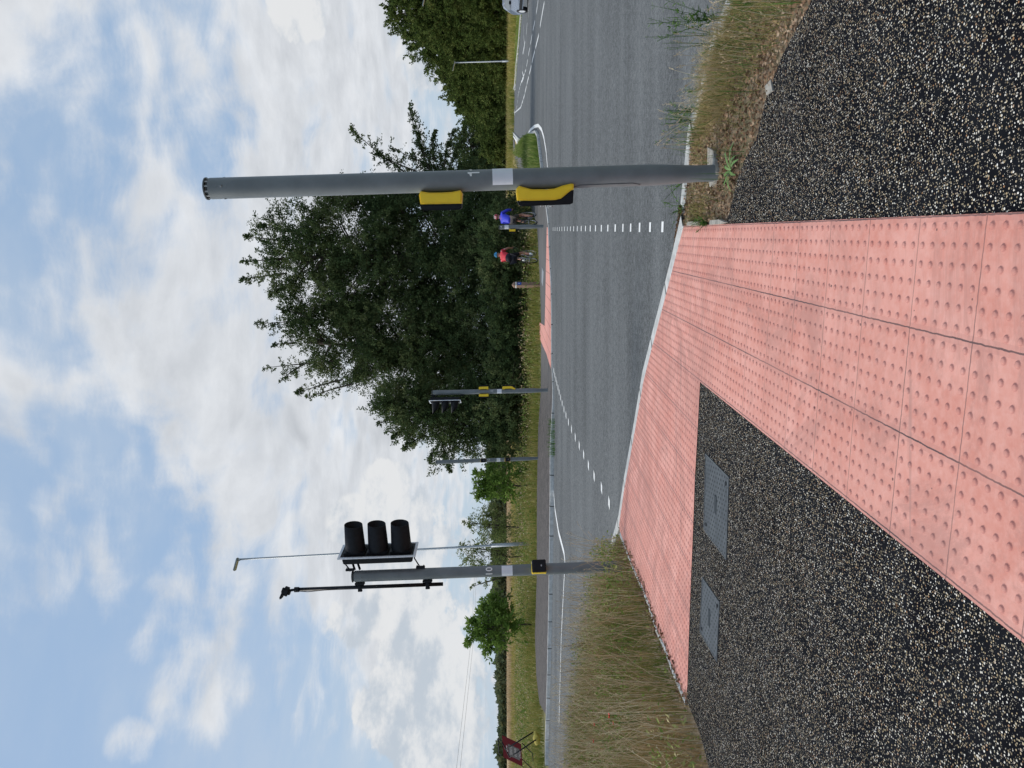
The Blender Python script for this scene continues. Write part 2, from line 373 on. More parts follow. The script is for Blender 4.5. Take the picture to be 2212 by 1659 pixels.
# ------------------------------------------------------------------ object helpers
def link(o, parent=None):
    COL.objects.link(o)
    if parent: o.parent = parent
    return o
def tag(o, label=None, cat=None, group=None, kind=None):
    if label: o['label'] = label
    if cat: o['category'] = cat
    if group: o['group'] = group
    if kind: o['kind'] = kind
    return o
def empty(name, loc, label, cat, group=None, rz=0, ry=0):
    o = bpy.data.objects.new(name, None); o.empty_display_size = .2; link(o)
    o.rotation_mode = 'XYZ'; o.location = loc; o.rotation_euler = (0, ry, rz)
    return tag(o, label, cat, group)
def obj(name, bm, mt, parent=None, smooth=False):
    me = bpy.data.meshes.new(name); bm.to_mesh(me); bm.free()
    if smooth:
        for p in me.polygons: p.use_smooth = True
    for q in (mt if isinstance(mt, (list, tuple)) else [mt]): me.materials.append(q)
    return link(bpy.data.objects.new(name, me), parent)
def np_obj(name, V, faces, mt, parent=None, attr=None, smooth=False):
    """faces: list of int arrays (n,k)"""
    me = bpy.data.meshes.new(name)
    V = np.asarray(V, dtype=np.float32); me.vertices.add(len(V)); me.vertices.foreach_set('co', V.ravel())
    loops = np.concatenate([f.ravel() for f in faces]).astype(np.int32)
    tot = np.concatenate([np.full(len(f), f.shape[1], np.int32) for f in faces])
    st = np.concatenate([[0], np.cumsum(tot)[:-1]]).astype(np.int32)
    me.loops.add(len(loops)); me.loops.foreach_set('vertex_index', loops)
    me.polygons.add(len(tot)); me.polygons.foreach_set('loop_start', st)
    try: me.polygons.foreach_set('loop_total', tot)
    except Exception: pass
    if smooth: me.polygons.foreach_set('use_smooth', np.ones(len(tot), dtype=bool))
    me.update(calc_edges=True)
    if attr is not None:
        a = me.attributes.new('v', 'FLOAT', 'POINT'); a.data.foreach_set('value', np.asarray(attr, dtype=np.float32))
    me.materials.append(mt)
    return link(bpy.data.objects.new(name, me), parent)

def add_box(bm, c, s, rot=None, bev=0.0, seg=2):
    r = bmesh.ops.create_cube(bm, size=1); vs = r['verts']
    M = Matrix.Translation(c) @ ((rot.to_4x4()) if rot is not None else Matrix()) @ Matrix.Diagonal((s[0], s[1], s[2], 1))
    if bev:
        bmesh.ops.transform(bm, matrix=Matrix.Diagonal((s[0], s[1], s[2], 1)), verts=vs)
        es = list({e for v in vs for e in v.link_edges})
        rb = bmesh.ops.bevel(bm, geom=es, offset=bev, segments=seg, affect='EDGES', clamp_overlap=True)
        vs2 = list({v for f in rb['faces'] for v in f.verts} | {v for v in vs if v.is_valid})
        allv = set(vs2)
        for v in list(allv):
            for e in v.link_edges: allv.update(e.verts)
        bmesh.ops.transform(bm, matrix=Matrix.Translation(c) @ ((rot.to_4x4()) if rot is not None else Matrix()), verts=list(allv))
    else:
        bmesh.ops.transform(bm, matrix=M, verts=vs)
def add_tube(bm, pts, rad, seg=10, cap=True):
    """pts list of Vector, rad float or list; a tube swept along pts"""
    pts = [Vector(p) for p in pts]; n = len(pts)
    rad = [rad] * n if isinstance(rad, (int, float)) else rad
    rings = []; up = None
    for i, p in enumerate(pts):
        if n == 1: break
        d = (pts[min(i + 1, n - 1)] - pts[max(i - 1, 0)]).normalized()
        if up is None: up = Vector((0, 0, 1)) if abs(d.z) < .9 else Vector((1, 0, 0))
        a = d.cross(up).normalized(); b = a.cross(d).normalized(); up = b
        rings.append([bm.verts.new(p + (a * math.cos(2 * math.pi * k / seg) + b * math.sin(2 * math.pi * k / seg)) * rad[i]) for k in range(seg)])
    for r0, r1 in zip(rings, rings[1:]):
        for k in range(seg): bm.faces.new((r0[k], r0[(k + 1) % seg], r1[(k + 1) % seg], r1[k]))
    if cap:
        bm.faces.new(rings[0][::-1]); bm.faces.new(rings[-1])
def tube(name, pts, rad, mt, parent=None, seg=10):
    bm = bmesh.new(); add_tube(bm, pts, rad, seg); return obj(name, bm, mt, parent, True)
def add_lathe(bm, prof, M=None, seg=20, close=False):
    """prof: list of (r, z)"""
    rings = []
    for (r, z) in prof:
        rings.append([bm.verts.new((M @ Vector((r * math.cos(2 * math.pi * k / seg), r * math.sin(2 * math.pi * k / seg), z))) if M else Vector((r * math.cos(2 * math.pi * k / seg), r * math.sin(2 * math.pi * k / seg), z))) for k in range(seg)])
    for r0, r1 in zip(rings, rings[1:]):
        for k in range(seg): bm.faces.new((r0[k], r0[(k + 1) % seg], r1[(k + 1) % seg], r1[k]))
    if close: bm.faces.new(rings[0][::-1]); bm.faces.new(rings[-1])
def add_prism(bm, prof, y0, y1, bev=0.0):
    """prof list of (x, z) extruded from y0 to y1"""
    a = [bm.verts.new((x, y0, z)) for x, z in prof]; b = [bm.verts.new((x, y1, z)) for x, z in prof]
    n = len(prof); fs = [bm.faces.new(a), bm.faces.new(b[::-1])]
    for i in range(n): fs.append(bm.faces.new((a[(i + 1) % n], a[i], b[i], b[(i + 1) % n])))
    bmesh.ops.recalc_face_normals(bm, faces=fs)
    if bev:
        es = [e for f in fs[:2] for e in f.edges]
        bmesh.ops.bevel(bm, geom=es, offset=bev, segments=2, affect='EDGES', clamp_overlap=True)

def fill_poly(bm, poly):
    from mathutils.geometry import tessellate_polygon
    vs = [bm.verts.new((p[0], p[1], 0)) for p in poly]
    for t_ in tessellate_polygon([[Vector((p[0], p[1], 0)) for p in poly]]):
        try: bm.faces.new([vs[i] for i in t_])
        except ValueError: pass
def sheet(name, poly, dz, mt, kind='structure', uvf=None):
    """flat polygon laid over the ground profile; dz a number or f(x, y)"""
    bm = bmesh.new()
    fill_poly(bm, poly)
    for yb in (11, 24, 60):
        bmesh.ops.bisect_plane(bm, geom=bm.verts[:] + bm.edges[:] + bm.faces[:], plane_co=(0, yb, 0), plane_no=(0, 1, 0))
    if callable(dz):
        for k in range(2):
            bmesh.ops.subdivide_edges(bm, edges=[e for e in bm.edges if e.calc_length() > 1.5], cuts=2)
        bmesh.ops.triangulate(bm, faces=bm.faces[:])
    for v in bm.verts: v.co.z = zg(v.co.y) + (dz(v.co.x, v.co.y) if callable(dz) else dz)
    bmesh.ops.recalc_face_normals(bm, faces=bm.faces[:])
    for f in bm.faces:
        if f.normal.z < 0: f.normal_flip()
    o = obj(name, bm, mt)
    if kind: o['kind'] = kind
    return o
def resample(pts, step=.3):
    out = []
    for a, b in zip(pts, pts[1:]):
        a = Vector(a[:2]); b = Vector(b[:2]); n = max(1, int((b - a).length / step))
        for i in range(n): out.append(a + (b - a) * i / n)
    out.append(Vector(pts[-1][:2])); return out
def kerb(name, pts, w, side, top, mt, depth=.12, kind='structure'):
    """box swept along pts; side +1: body lies to the left of travel; top(x,y) height over the profile"""
    ps = resample(pts, .3); bm = bmesh.new(); uvl = bm.loops.layers.uv.new('UVMap'); L = 0; prev = None; pr = None
    for i, p in enumerate(ps):
        d = (ps[min(i + 1, len(ps) - 1)] - ps[max(i - 1, 0)]).normalized(); nrm = Vector((-d.y, d.x)) * side
        q = p + nrm * w; zt = top(p.x, p.y)
        r = [bm.verts.new((p.x, p.y, zg(p.y) - depth)), bm.verts.new((p.x, p.y, zg(p.y) + zt - .012)), bm.verts.new((p.x + nrm.x * .015, p.y + nrm.y * .015, zg(p.y) + zt)),
             bm.verts.new((q.x, q.y, zg(q.y) + zt)), bm.verts.new((q.x, q.y, zg(q.y) - depth))]
        if pr is not None: L2 = L + (p - pr).length
        if prev:
            for k in range(4):
                f = bm.faces.new((prev[k], prev[k + 1], r[k + 1], r[k]))
                for lp, uu in zip(f.loops, (L, L, L2, L2)): lp[uvl].uv = (uu, k)
            L = L2
        prev = r; pr = p
    bmesh.ops.recalc_face_normals(bm, faces=bm.faces[:])
    o = obj(name, bm, mt)
    if kind: o['kind'] = kind
    return o
def ribbon(name, pts, w, dz, mt, dashes=None):
    """painted line, dashes=(on, off) lengths"""
    ps = resample(pts, .25); bm = bmesh.new(); L = 0; prev = None
    for i, p in enumerate(ps):
        d = (ps[min(i + 1, len(ps) - 1)] - ps[max(i - 1, 0)]).normalized(); n = Vector((-d.y, d.x)) * (w / 2)
        z = zg(p.y) + dz
        r = (bm.verts.new((p.x + n.x, p.y + n.y, z)), bm.verts.new((p.x - n.x, p.y - n.y, z)))
        if prev and (dashes is None or (L % (dashes[0] + dashes[1])) < dashes[0]): bm.faces.new((prev[0], prev[1], r[1], r[0]))
        if i: L += (ps[i] - ps[i - 1]).length
        prev = r
    bmesh.ops.recalc_face_normals(bm, faces=bm.faces[:])
    for f in bm.faces:
        if f.normal.z < 0: f.normal_flip()
    bmesh.ops.delete(bm, geom=[v for v in bm.verts if not v.link_faces], context='VERTS')
    return tag(obj(name, bm, mt), kind='structure')
def inpoly(px, py, poly):
    inside = np.zeros(len(px), bool); n = len(poly); j = n - 1
    for i in range(n):
        xi, yi = poly[i][0], poly[i][1]; xj, yj = poly[j][0], poly[j][1]
        c = ((yi > py) != (yj > py)) & (px < (xj - xi) * (py - yi) / ((yj - yi) or 1e-9) + xi)
        inside ^= c; j = i
    return inside
def scatter(poly, n):
    xs = [p[0] for p in poly]; ys = [p[1] for p in poly]; ox = []; oy = []; c = 0
    while c < n:
        x = rng.uniform(min(xs), max(xs), n * 2); y = rng.uniform(min(ys), max(ys), n * 2)
        k = inpoly(x, y, poly); ox.append(x[k]); oy.append(y[k]); c += k.sum()
    return np.concatenate(ox)[:n], np.concatenate(oy)[:n]
def blades(name, x, y, h, w, mt, z0=0.0, lean=.35, wind=(0, 0), parent=None, zoff=None):
    """grass blades: two bent segments each; arrays x, y, h, w"""
    n = len(x); z = zgv(y) + z0 if zoff is None else zoff
    a = rng.uniform(0, 2 * np.pi, n); ln = np.abs(rng.normal(0, lean, n))
    lx = np.cos(a) * ln + wind[0]; ly = np.sin(a) * ln + wind[1]
    fa = rng.uniform(0, np.pi, n); wx = np.cos(fa) * w / 2; wy = np.sin(fa) * w / 2
    b0 = np.stack([x - wx, y - wy, z], 1); b1 = np.stack([x + wx, y + wy, z], 1)
    mx = x + lx * h * .22; my = y + ly * h * .22; mz = z + h * .55
    m0 = np.stack([mx - wx * .75, my - wy * .75, mz], 1); m1 = np.stack([mx + wx * .75, my + wy * .75, mz], 1)
    tp = np.stack([x + lx * h, y + ly * h, z + h * (1 - .25 * np.minimum(1, ln))], 1)
    V = np.stack([b0, b1, m0, m1, tp], 1).reshape(-1, 3); i = np.arange(n)[:, None] * 5
    q = i + np.array([[0, 1, 3, 2]]); tr = i + np.array([[2, 3, 4]])
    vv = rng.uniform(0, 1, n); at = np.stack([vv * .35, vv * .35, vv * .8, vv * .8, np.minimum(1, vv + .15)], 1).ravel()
    return np_obj(name, V, [q, tr], mt, parent, at)
def leaf_arrays(c, d, size, wd=.32):
    """diamond leaves at c, growing along d"""
    n = len(c); d = d / np.maximum(1e-6, np.linalg.norm(d, axis=1, keepdims=True))
    r = rng.normal(0, 1, (n, 3)); s = np.cross(d, r); s /= np.maximum(1e-6, np.linalg.norm(s, axis=1, keepdims=True))
    sz = size[:, None]; nn = np.cross(s, d)
    p0 = c; p1 = c + d * sz * .5 + s * sz * wd + nn * sz * .1; p2 = c + d * sz; p3 = c + d * sz * .5 - s * sz * wd + nn * sz * .1
    return np.stack([p0, p1, p2, p3], 1).reshape(-1, 3)
def text_mesh(txt, size, mt, parent, name, place, spacing=1.0, align='CENTER', line=1.0):
    cu = bpy.data.curves.new(name, 'FONT'); cu.body = txt; cu.size = size; cu.align_x = align; cu.align_y = 'CENTER'; cu.space_character = spacing; cu.space_line = line
    cu.offset = size * .012
    to = bpy.data.objects.new('tmp', cu); COL.objects.link(to); dg = bpy.context.evaluated_depsgraph_get(); dg.update()
    me = bpy.data.meshes.new_from_object(to.evaluated_get(dg)); bpy.data.objects.remove(to); me.name = name
    bm = bmesh.new(); bm.from_mesh(me)
    bmesh.ops.subdivide_edges(bm, edges=[e for e in bm.edges if e.calc_length() > size * .2], cuts=2)
    bmesh.ops.triangulate(bm, faces=bm.faces[:])
    for v in bm.verts: v.co = place(v.co.x, v.co.y)
    bpy.data.meshes.remove(me)
    return obj(name, bm, mt, parent)

# =================================================================== STRUCTURE
XY = lambda pts, dz=0.0: [G(x, y, dz) for x, y in pts]
# ground to the horizon
bm = bmesh.new()
ysl = [-60, -20, 2, 11, 24, 60, 200, 600, 3000]; xsl = [-3000, -600, -100, -20, 0, 20, 100, 600, 3000]
gr = [[bm.verts.new((x, y, zg(y) - .07)) for x in xsl] for y in ysl]
for j in range(len(ysl) - 1):
    for i in range(len(xsl) - 1): bm.faces.new((gr[j][i], gr[j][i + 1], gr[j + 1][i + 1], gr[j + 1][i]))
tag(obj('ground', bm, M_FIELD), kind='structure')

K_NEAR = [(1760, -420), (1650, -200), (1583, 6), (1559, 69), (1541, 119), (1517, 214), (1491, 298), (1487, 349), (1477, 448), (1476, 488), (1453, 583), (1431, 667), (1412, 740), (1391, 822), (1372, 930), (1349, 1055), (1337, 1130), (1318, 1195), (1294, 1290), (1272, 1400), (1257, 1550), (1248, 1700), (1246, 2000)]
K_FAR = [(1184, 2000), (1184, 1650), (1184, 1597), (1186, 1545), (1189, 1441), (1192, 1290), (1193, 1221), (1195, 1062), (1195, 862), (1193, 793), (1192, 753), (1192, 682), (1191, 622), (1187, 543), (1185, 489), (1179, 442), (1177, 410), (1174, 380), (1171, 357), (1163, 297), (1159, 287), (1144, 290), (1129, 304), (1110, 287), (1097, 272), (1090, 262), (1089, 219), (1093, 225), (1104, 208), (1113, 184), (1117, 134), (1122, 89), (1126, 39), (1130, -20), (1150, -420)]
nearw = XY(K_NEAR); farw = XY(K_FAR, -.02)
sheet('road', nearw + farw, -.03, M_ROAD)
# near side pavement (dark, chipped) and the pink tactile paving
PATCH = [(1960, -420), (1850, -200), (1743, 20), (1690, 119), (1654, 214), (1634, 298), (1610, 342), (1595, 379), (1577, 453), (1569, 482)]
GR_EDGE = [(1483, 1512), (1512, 1585), (1532, 1660), (1600, 1900)]
patchw = XY(PATCH)
pav = patchw + XY([(1575, 560), (1500, 780), (1490, 1000), (1480, 1320)]) + XY(GR_EDGE) + [Vector((-9, 2.5, 0)), Vector((-9, -4, 0)), Vector((9, -4, 0)), Vector((9, 1.2, 0))]
sheet('pavement', pav, 0.0, M_CHIP)

EA = Vector((math.sin(R(11.06)), math.cos(R(11.06)))); EB = Vector((-EA.y, EA.x))
O2 = G(1732, 0, 0); Oc = G(1480, 490); Oc = Vector((Oc.x, Oc.y))
j0 = G(1675, 481.2); a0 = (Vector((j0.x, j0.y)) - Oc).dot(EA) + .0
def grid(p): q = Vector((p[0], p[1])) - Oc; return ((q.dot(EA) - a0) / .4, q.dot(EB) / .4)
KP = [(1478, 488), (1453, 585), (1431, 669), (1412, 741), (1391, 823), (1372, 932), (1349, 1058), (1338, 1133)]
EDG = [(1340, 1148), (1352, 1180), (1370, 1225), (1389, 1267), (1403, 1302), (1420, 1357), (1438, 1396), (1455, 1444), (1483, 1511)]
ARM = [(1486, 1481), (1491, 1321), (1498, 1152), (1502.4, 1031), (1508.4, 926), (1513.5, 825)]
pw = XY(KP) + XY(EDG) + XY(ARM)
e1 = G(1513.5, 825); e2 = G(1810, 1057); dd = (Vector((e2.x, e2.y)) - Vector((e1.x, e1.y)))
far_l = Vector((e1.x, e1.y)) - EA * 7.5
far_r = Oc - EA * 8.0
pw += [far_l, far_r]
bm = bmesh.new(); fill_poly(bm, pw)
bmesh.ops.bisect_plane(bm, geom=bm.verts[:] + bm.edges[:] + bm.faces[:], plane_co=(0, 11, 0), plane_no=(0, 1, 0))
for v in bm.verts: v.co.z = zg(v.co.y) + .005
for f in bm.faces:
    f.normal_update()
    if f.normal.z < 0: f.normal_flip()
# blister domes
ga = [grid(p) for p in pw]; rl = bm.verts.layers.float.new('ring')
amin, amax = min(g[0] for g in ga), max(g[0] for g in ga); bmin, bmax = min(g[1] for g in ga), max(g[1] for g in ga)
ca = []; 
for ia in range(int(amin * 6) - 1, int(amax * 6) + 2):
    for ib in range(int(bmin * 6) - 1, int(bmax * 6) + 2):
        a = (ia + .5) / 6 * .4; b_ = (ib + .5) / 6 * .4
        p = Oc + EA * (a + a0) + EB * b_
        ca.append((p.x, p.y))
ca = np.array(ca); ok = inpoly(ca[:, 0], ca[:, 1], pw) & (ca[:, 1] > 1.6)
for dx_, dy_ in ((.014, 0), (-.014, 0), (0, .014), (0, -.014)): ok &= inpoly(ca[:, 0] + dx_, ca[:, 1] + dy_, pw)
SEG = 10
for (x, y) in ca[ok]:
    z = zg(y) + .0055; prev = None
    for (r_, h_, rv) in ((.0150, 0.0, 0.0), (.0125, .0004, 1.0), (.0108, .0032, .8), (.0070, .0050, .35), ):
        ring = [bm.verts.new((x + r_ * math.cos(2 * math.pi * k / SEG), y + r_ * math.sin(2 * math.pi * k / SEG), z + h_)) for k in range(SEG)]
        for v in ring: v[rl] = rv
        if prev:
            for k in range(SEG): bm.faces.new((prev[k], prev[(k + 1) % SEG], ring[(k + 1) % SEG], ring[k])).smooth = True
        prev = ring
    bm.faces.new(prev).smooth = True
uvl = bm.loops.layers.uv.new('UVMap')
for f in bm.faces:
    for lp in f.loops: lp[uvl].uv = grid(lp.vert.co)
tag(obj('tactile_paving', bm, M_PINK), kind='structure')

# kerbs
kerb('kerb_near', XY(K_NEAR[:9]), .13, -1, lambda x, y: .004, M_KERB)
kerb('kerb_dropped', XY([(1476, 487)] + KP[1:] + [(1337, 1136), (1322, 1190), (1310, 1225)]), .14, -1, lambda x, y: .003, M_KERBW)
kerb('path_edging', XY(EDG), .05, -1, lambda x, y: .012, M_KERB)
def ftop(x, y):
    return .085 * min(1, max(0, (-.3 - x) / 1.6)) if x > -30 else .085
def fdz(x, y): return ftop(x, y) * (1 if y > 20 else 0) - .004 if y > 22.0 else 0
kf = XY(K_FAR[1:16], -.02)
kerb('kerb_far', [p for p in kf], .14, -1, lambda x, y: ftop(x, y) - .001, M_KERBW)
FW_BACK = [(1167, 1519), (1160, 1460), (1157, 1371), (1161, 1250), (1161.5, 1062), (1165, 850), (1166, 700), (1163, 600), (1157, 482), (1141, 443), (1125, 400), (1112, 346), (1106, 321), (1099, 304), (1096.5, 291)]
FW_FRONT = [(1097, 284), (1104, 293), (1111, 303), (1115, 331), (1129, 340), (1140, 337), (1143, 357), (1158, 395), (1170, 432), (1178, 442)]
fk = XY([(x - 1.2, y) for x, y in K_FAR[3:15]], 0.0)
fwpoly = XY(FW_BACK, .05) + XY(FW_FRONT) + fk[::-1]
# shrink road-side edge so the footway meets the kerb's back
sheet('footway', fwpoly, lambda x, y: ftop(x, y) - .004, M_FPATH)
PINKF = [(1191, 752), (1192, 795), (1183, 775), (1172, 740), (1166, 718), (1165.5, 693), (1176, 706), (1178, 640), (1180, 560), (1182.5, 492), (1184.5, 492), (1187, 543), (1190, 622), (1191, 682)]
pf = XY([(1190.5, 797), (1181, 765), (1166.5, 733), (1165.5, 696), (1177, 704), (1178.5, 640), (1180, 560), (1181.5, 491), (1183.6, 491), (1186, 543), (1189.5, 622), (1190.5, 682), (1190.6, 753)])
def m_pinkf(t, b):
    co = t.new('ShaderNodeTexCoord').outputs['Object']
    mp = t.new('ShaderNodeMapping'); t.link(co, mp.inputs[0]); mp.inputs['Rotation'].default_value = (0, 0, R(11))
    br = t.new('ShaderNodeTexBrick'); t.link(mp.outputs[0], br.inputs[0]); br.inputs['Scale'].default_value = 2.5; br.inputs['Mortar Size'].default_value = .03; br.offset = 0
    br.inputs['Brick Width'].default_value = 1; br.inputs['Row Height'].default_value = 1
    br.inputs['Color1'].default_value = (.68, .30, .24, 1); br.inputs['Color2'].default_value = (.74, .36, .30, 1); br.inputs['Mortar'].default_value = (.33, .15, .13, 1)
    t.link(br.outputs[0], b.inputs['Base Color']); b.inputs['Roughness'].default_value = .85
M_PINKF = mat('pink_concrete_far', m_pinkf)
sheet('tactile_paving_far', pf, lambda x, y: ftop(x, y) + .006, M_PINKF)
kerb('kerb_right', XY([(1093, 224), (1104, 207), (1112.5, 184), (1116.5, 134), (1121.5, 89), (1125.5, 39), (1129.5, -20), (1149, -420)], -.02), .16, -1, lambda x, y: .09, M_KERB)
kerb('kerb_mouth', XY([(1129, 304), (1119, 296), (1110, 286.5), (1103, 278), (1096.5, 272)], -.02), .35, 1, lambda x, y: .06, M_KERB)
ribbon('edge_line', XY([(1099, 278.5), (1107, 289), (1114, 300), (1121.7, 315)], 0), .3, .06, M_PAINT)
# island between carriageways, soil patches
ISL = [(1170, 357), (1162.5, 297), (1158, 288), (1144.5, 291), (1128.6, 305), (1121.7, 315), (1115.5, 331), (1129, 340), (1140, 337), (1143, 357), (1158, 395), (1170, 432), (1176.5, 436), (1173, 400)]
islw = XY(ISL); sheet('island', islw, .04, M_FIELD)
kerb('island_kerb', XY([(1172, 380)] + ISL[:5]), .12, -1, lambda x, y: .06, M_KERB)
soilp = nearw[:10] + patchw[::-1]
sheet('verge_soil', soilp, -.012, M_SOIL)
lv = XY(K_NEAR[17:]) ; lverge = lv + XY([(1600, 1900)] + GR_EDGE[:3][::-1]) + XY(EDG[::-1])
sheet('verge_soil_left', lverge, -.015, M_SOIL)
# concrete pieces by the near kerb
def slab(pts, dz, th, mt, name):
    bm = bmesh.new(); top = [bm.verts.new(G(x, y, dz)) for x, y in pts]; bot = [bm.verts.new(G(x, y, dz) - Vector((0, 0, th))) for x, y in pts]
    bm.faces.new(top); n = len(pts)
    for i in range(n): bm.faces.new((top[i], top[(i + 1) % n], bot[(i + 1) % n], bot[i]))
    bmesh.ops.recalc_face_normals(bm, faces=bm.faces[:]); return obj(name, bm, mt)
tag(slab([(1528, 318), (1541, 326), (1547, 372), (1541, 396), (1533, 404), (1528, 372)], .012, .08, M_CONC, 'concrete_footing'), 'weathered concrete footing block around the base of the nearest grey pole', 'concrete block')
tag(slab([(1484, 479), (1507, 478), (1506, 487.5), (1483, 487.5)], .028, .06, M_CONC, 'edging_stone'), 'broken grey edging stone where the kerb meets the pink paving corner', 'edging stone', 'broken stones along the pink paving edge')
tag(slab([(1533, 476), (1552, 474), (1565, 480), (1552, 484.5), (1532, 485.5)], .028, .06, M_CONC, 'edging_stone'), 'broken grey edging stone between dry verge and black chipped path', 'edging stone', 'broken stones along the pink paving edge')
tag(slab([(1664, 172), (1668, 196), (1655, 205), (1652, 186)], .01, .06, M_CONC, 'edging_stone'), 'small pale stone in the litter at the right edge of the path', 'edging stone')
# chamber covers
def cover(pts, label, name='access_cover', mt=None):
    q = [G(x, y, .006) for x, y in pts]; c = sum(q, Vector()) / 4
    bm = bmesh.new(); ins = [c + (p - c) * .965 for p in q]
    a = [bm.verts.new(p) for p in q]; b = [bm.verts.new(p) for p in ins]; d = [bm.verts.new(p - Vector((0, 0, .02))) for p in q]
    for i in range(4):
        bm.faces.new((a[i], a[(i + 1) % 4], b[(i + 1) % 4], b[i])); bm.faces.new((d[i], d[(i + 1) % 4], a[(i + 1) % 4], a[i]))
    root = empty(name, c, label, 'cover', 'metal covers set in the pavement')
    bmesh.ops.translate(bm, verts=bm.verts[:], vec=-c); bmesh.ops.recalc_face_normals(bm, faces=bm.faces[:])
    obj('frame', bm, M_POLED if mt is None else mt, root)
    bm = bmesh.new(); bm.faces.new([bm.verts.new(p - c - Vector((0, 0, .0025))) for p in ins])
    for f in bm.faces:
        f.normal_update()
        if f.normal.z < 0: f.normal_flip()
    o = obj('lid', bm, M_COVER if mt is None else mt, root)
    if mt is None:
        for i in (1, 3):
            p = c + (q[i] - c) * .78 - c; bm = bmesh.new(); add_lathe(bm, [(.016, -.002), (.014, .003), (.001, .003)], Matrix.Translation(p), 10); obj('keyhole', bm, M_BLACK, root)
        # maker's bars in the middle
        u = (q[1] - q[0]).normalized(); w = (q[3] - q[0]).normalized()
        for i in range(3):
            bm = bmesh.new(); add_box(bm, (u * (-.02 + .02 * i) - w * .0), (.008, .13, .004), Matrix((w.cross(Vector((0, 0, 1))), w, Vector((0, 0, 1)))).transposed()); 
            obj('tread_bar', bm, M_POLED, root)
    return root
cover([(1523.3, 979.6), (1574, 1031), (1568, 1209.7), (1519, 1144)], 'grey square metal access cover in the black path nearest the pink corner')
cover([(1516, 1246), (1553.5, 1301), (1547.5, 1430), (1511, 1364.5)], 'smaller grey metal access cover in the black path, left one of the near pair')
cover([(1170.4, 576.6), (1174, 587), (1172.3, 618.3), (1169.6, 609)], 'pale grey cover in the far footway behind the pink strip', mt=M_DCONC)
cover([(1175.4, 1135.6), (1179.5, 1168.5), (1178.8, 1191), (1174.6, 1174)], 'pale grey cover in the far footway near the tall lamp column', mt=M_DCONC)

# road markings
studs = bmesh.new()
p0 = G(1432, 490, -.03); p1 = G(1191, 495, -.03); dv = Vector((p1.x - p0.x, p1.y - p0.y)); L = dv.length; dv.normalize(); pv = Vector((-dv.y, dv.x)); s = 0
while s < L:
    c = Vector((p0.x, p0.y)) + dv * s; w = rnd.uniform(.052, .057); h = .058
    studs.faces.new([studs.verts.new((q.x, q.y, zg(q.y) - .025)) for q in (c - dv * h - pv * w, c - dv * h + pv * w, c + dv * h + pv * w, c + dv * h - pv * w)]); s += .74
cr = [(1607, 440), (1618, 488), (1630, 535), (1640, 578), (1653, 625), (1665, 675), (1682, 735), (1698, 795), (1718, 862), (1740, 925), (1767, 1000), (1800, 1078), (1841, 1165), (1885, 1257), (1933, 1355), (1985, 1470), (2047, 1587), (2128, 1718), (2210, 1878)]
for cx, cy in cr:
    c = G(877.8 + cx * .19841, 713.2 + cy * .19841, -.03); hw = .075; hl = .075
    studs.faces.new([studs.verts.new((c.x + a, c.y + b, zg(c.y + b) - .025)) for a, b in ((-hw - .03, -hl), (hw - .03, -hl), (hw + .03, hl), (-hw + .03, hl))])
for f in studs.faces:
    f.normal_update()
    if f.normal.z < 0: f.normal_flip()
tag(obj('crossing_studs', studs, M_PAINT), kind='structure')
ZR = -.025
ribbon('edge_line', XY([(1195.5, 1050), (1199, 1100), (1207, 1150), (1219, 1195), (1221, 1215)], -.03), .15, ZR, M_PAINT)
ribbon('edge_line', XY([(1221, 1212), (1217, 1290), (1213, 1371), (1210.6, 1458), (1208, 1562)], -.03), .12, ZR, M_PAINT)
ribbon('island_line', XY([(1184, 450), (1184, 420), (1183, 363), (1180, 327), (1175, 297), (1170, 280), (1163, 271), (1154.5, 273), (1145.6, 281), (1140, 291)], -.03), .14, ZR, M_PAINT)
cm = lambda pts: XY([(877.8 + a * .29762, b * .29762) for a, b in pts], -.03)
ribbon('edge_line', cm([(720, 757), (740, 730), (760, 705), (790, 645), (805, 450), (812, 380)]), .15, ZR, M_PAINT)
ribbon('hatch_line', cm([(740, 822), (790, 815), (830, 780), (855, 700), (880, 590), (900, 510), (920, 420), (945, 320), (960, 260), (985, 110), (1005, 0), (1040, -220)]), .12, ZR, M_PAINT, (3.2, .9))
ribbon('hatch_line', cm([(800, 790), (812, 690), (832, 600), (850, 555), (870, 500), (890, 380), (905, 300), (915, 240), (930, 170), (950, 55), (968, -80)]), .10, ZR, M_PAINT, (2.2, 1.2))
ribbon('centre_line', cm([(850, 180), (852, 260), (858, 330), (851, 390)]), .10, ZR, M_PAINT)
ribbon('centre_line', cm([(878, 165), (870, 250)]), .10, ZR, M_PAINT)
ribbon('centre_line', cm([(892, 10), (887, 125)]), .10, ZR, M_PAINT)
ribbon('centre_line', cm([(862, 300), (845, 392)]), .12, ZR, M_PAINT)
ribbon('centre_line', cm([(842, 470), (842, 520), (852, 560), (836, 600)]), .12, ZR, M_PAINT)
ribbon('give_way_bar', cm([(763, 808), (766, 840)]), .35, ZR, M_PAINT)
ribbon('give_way_bar', cm([(784, 800), (787, 838)]), .3, ZR, M_PAINT)

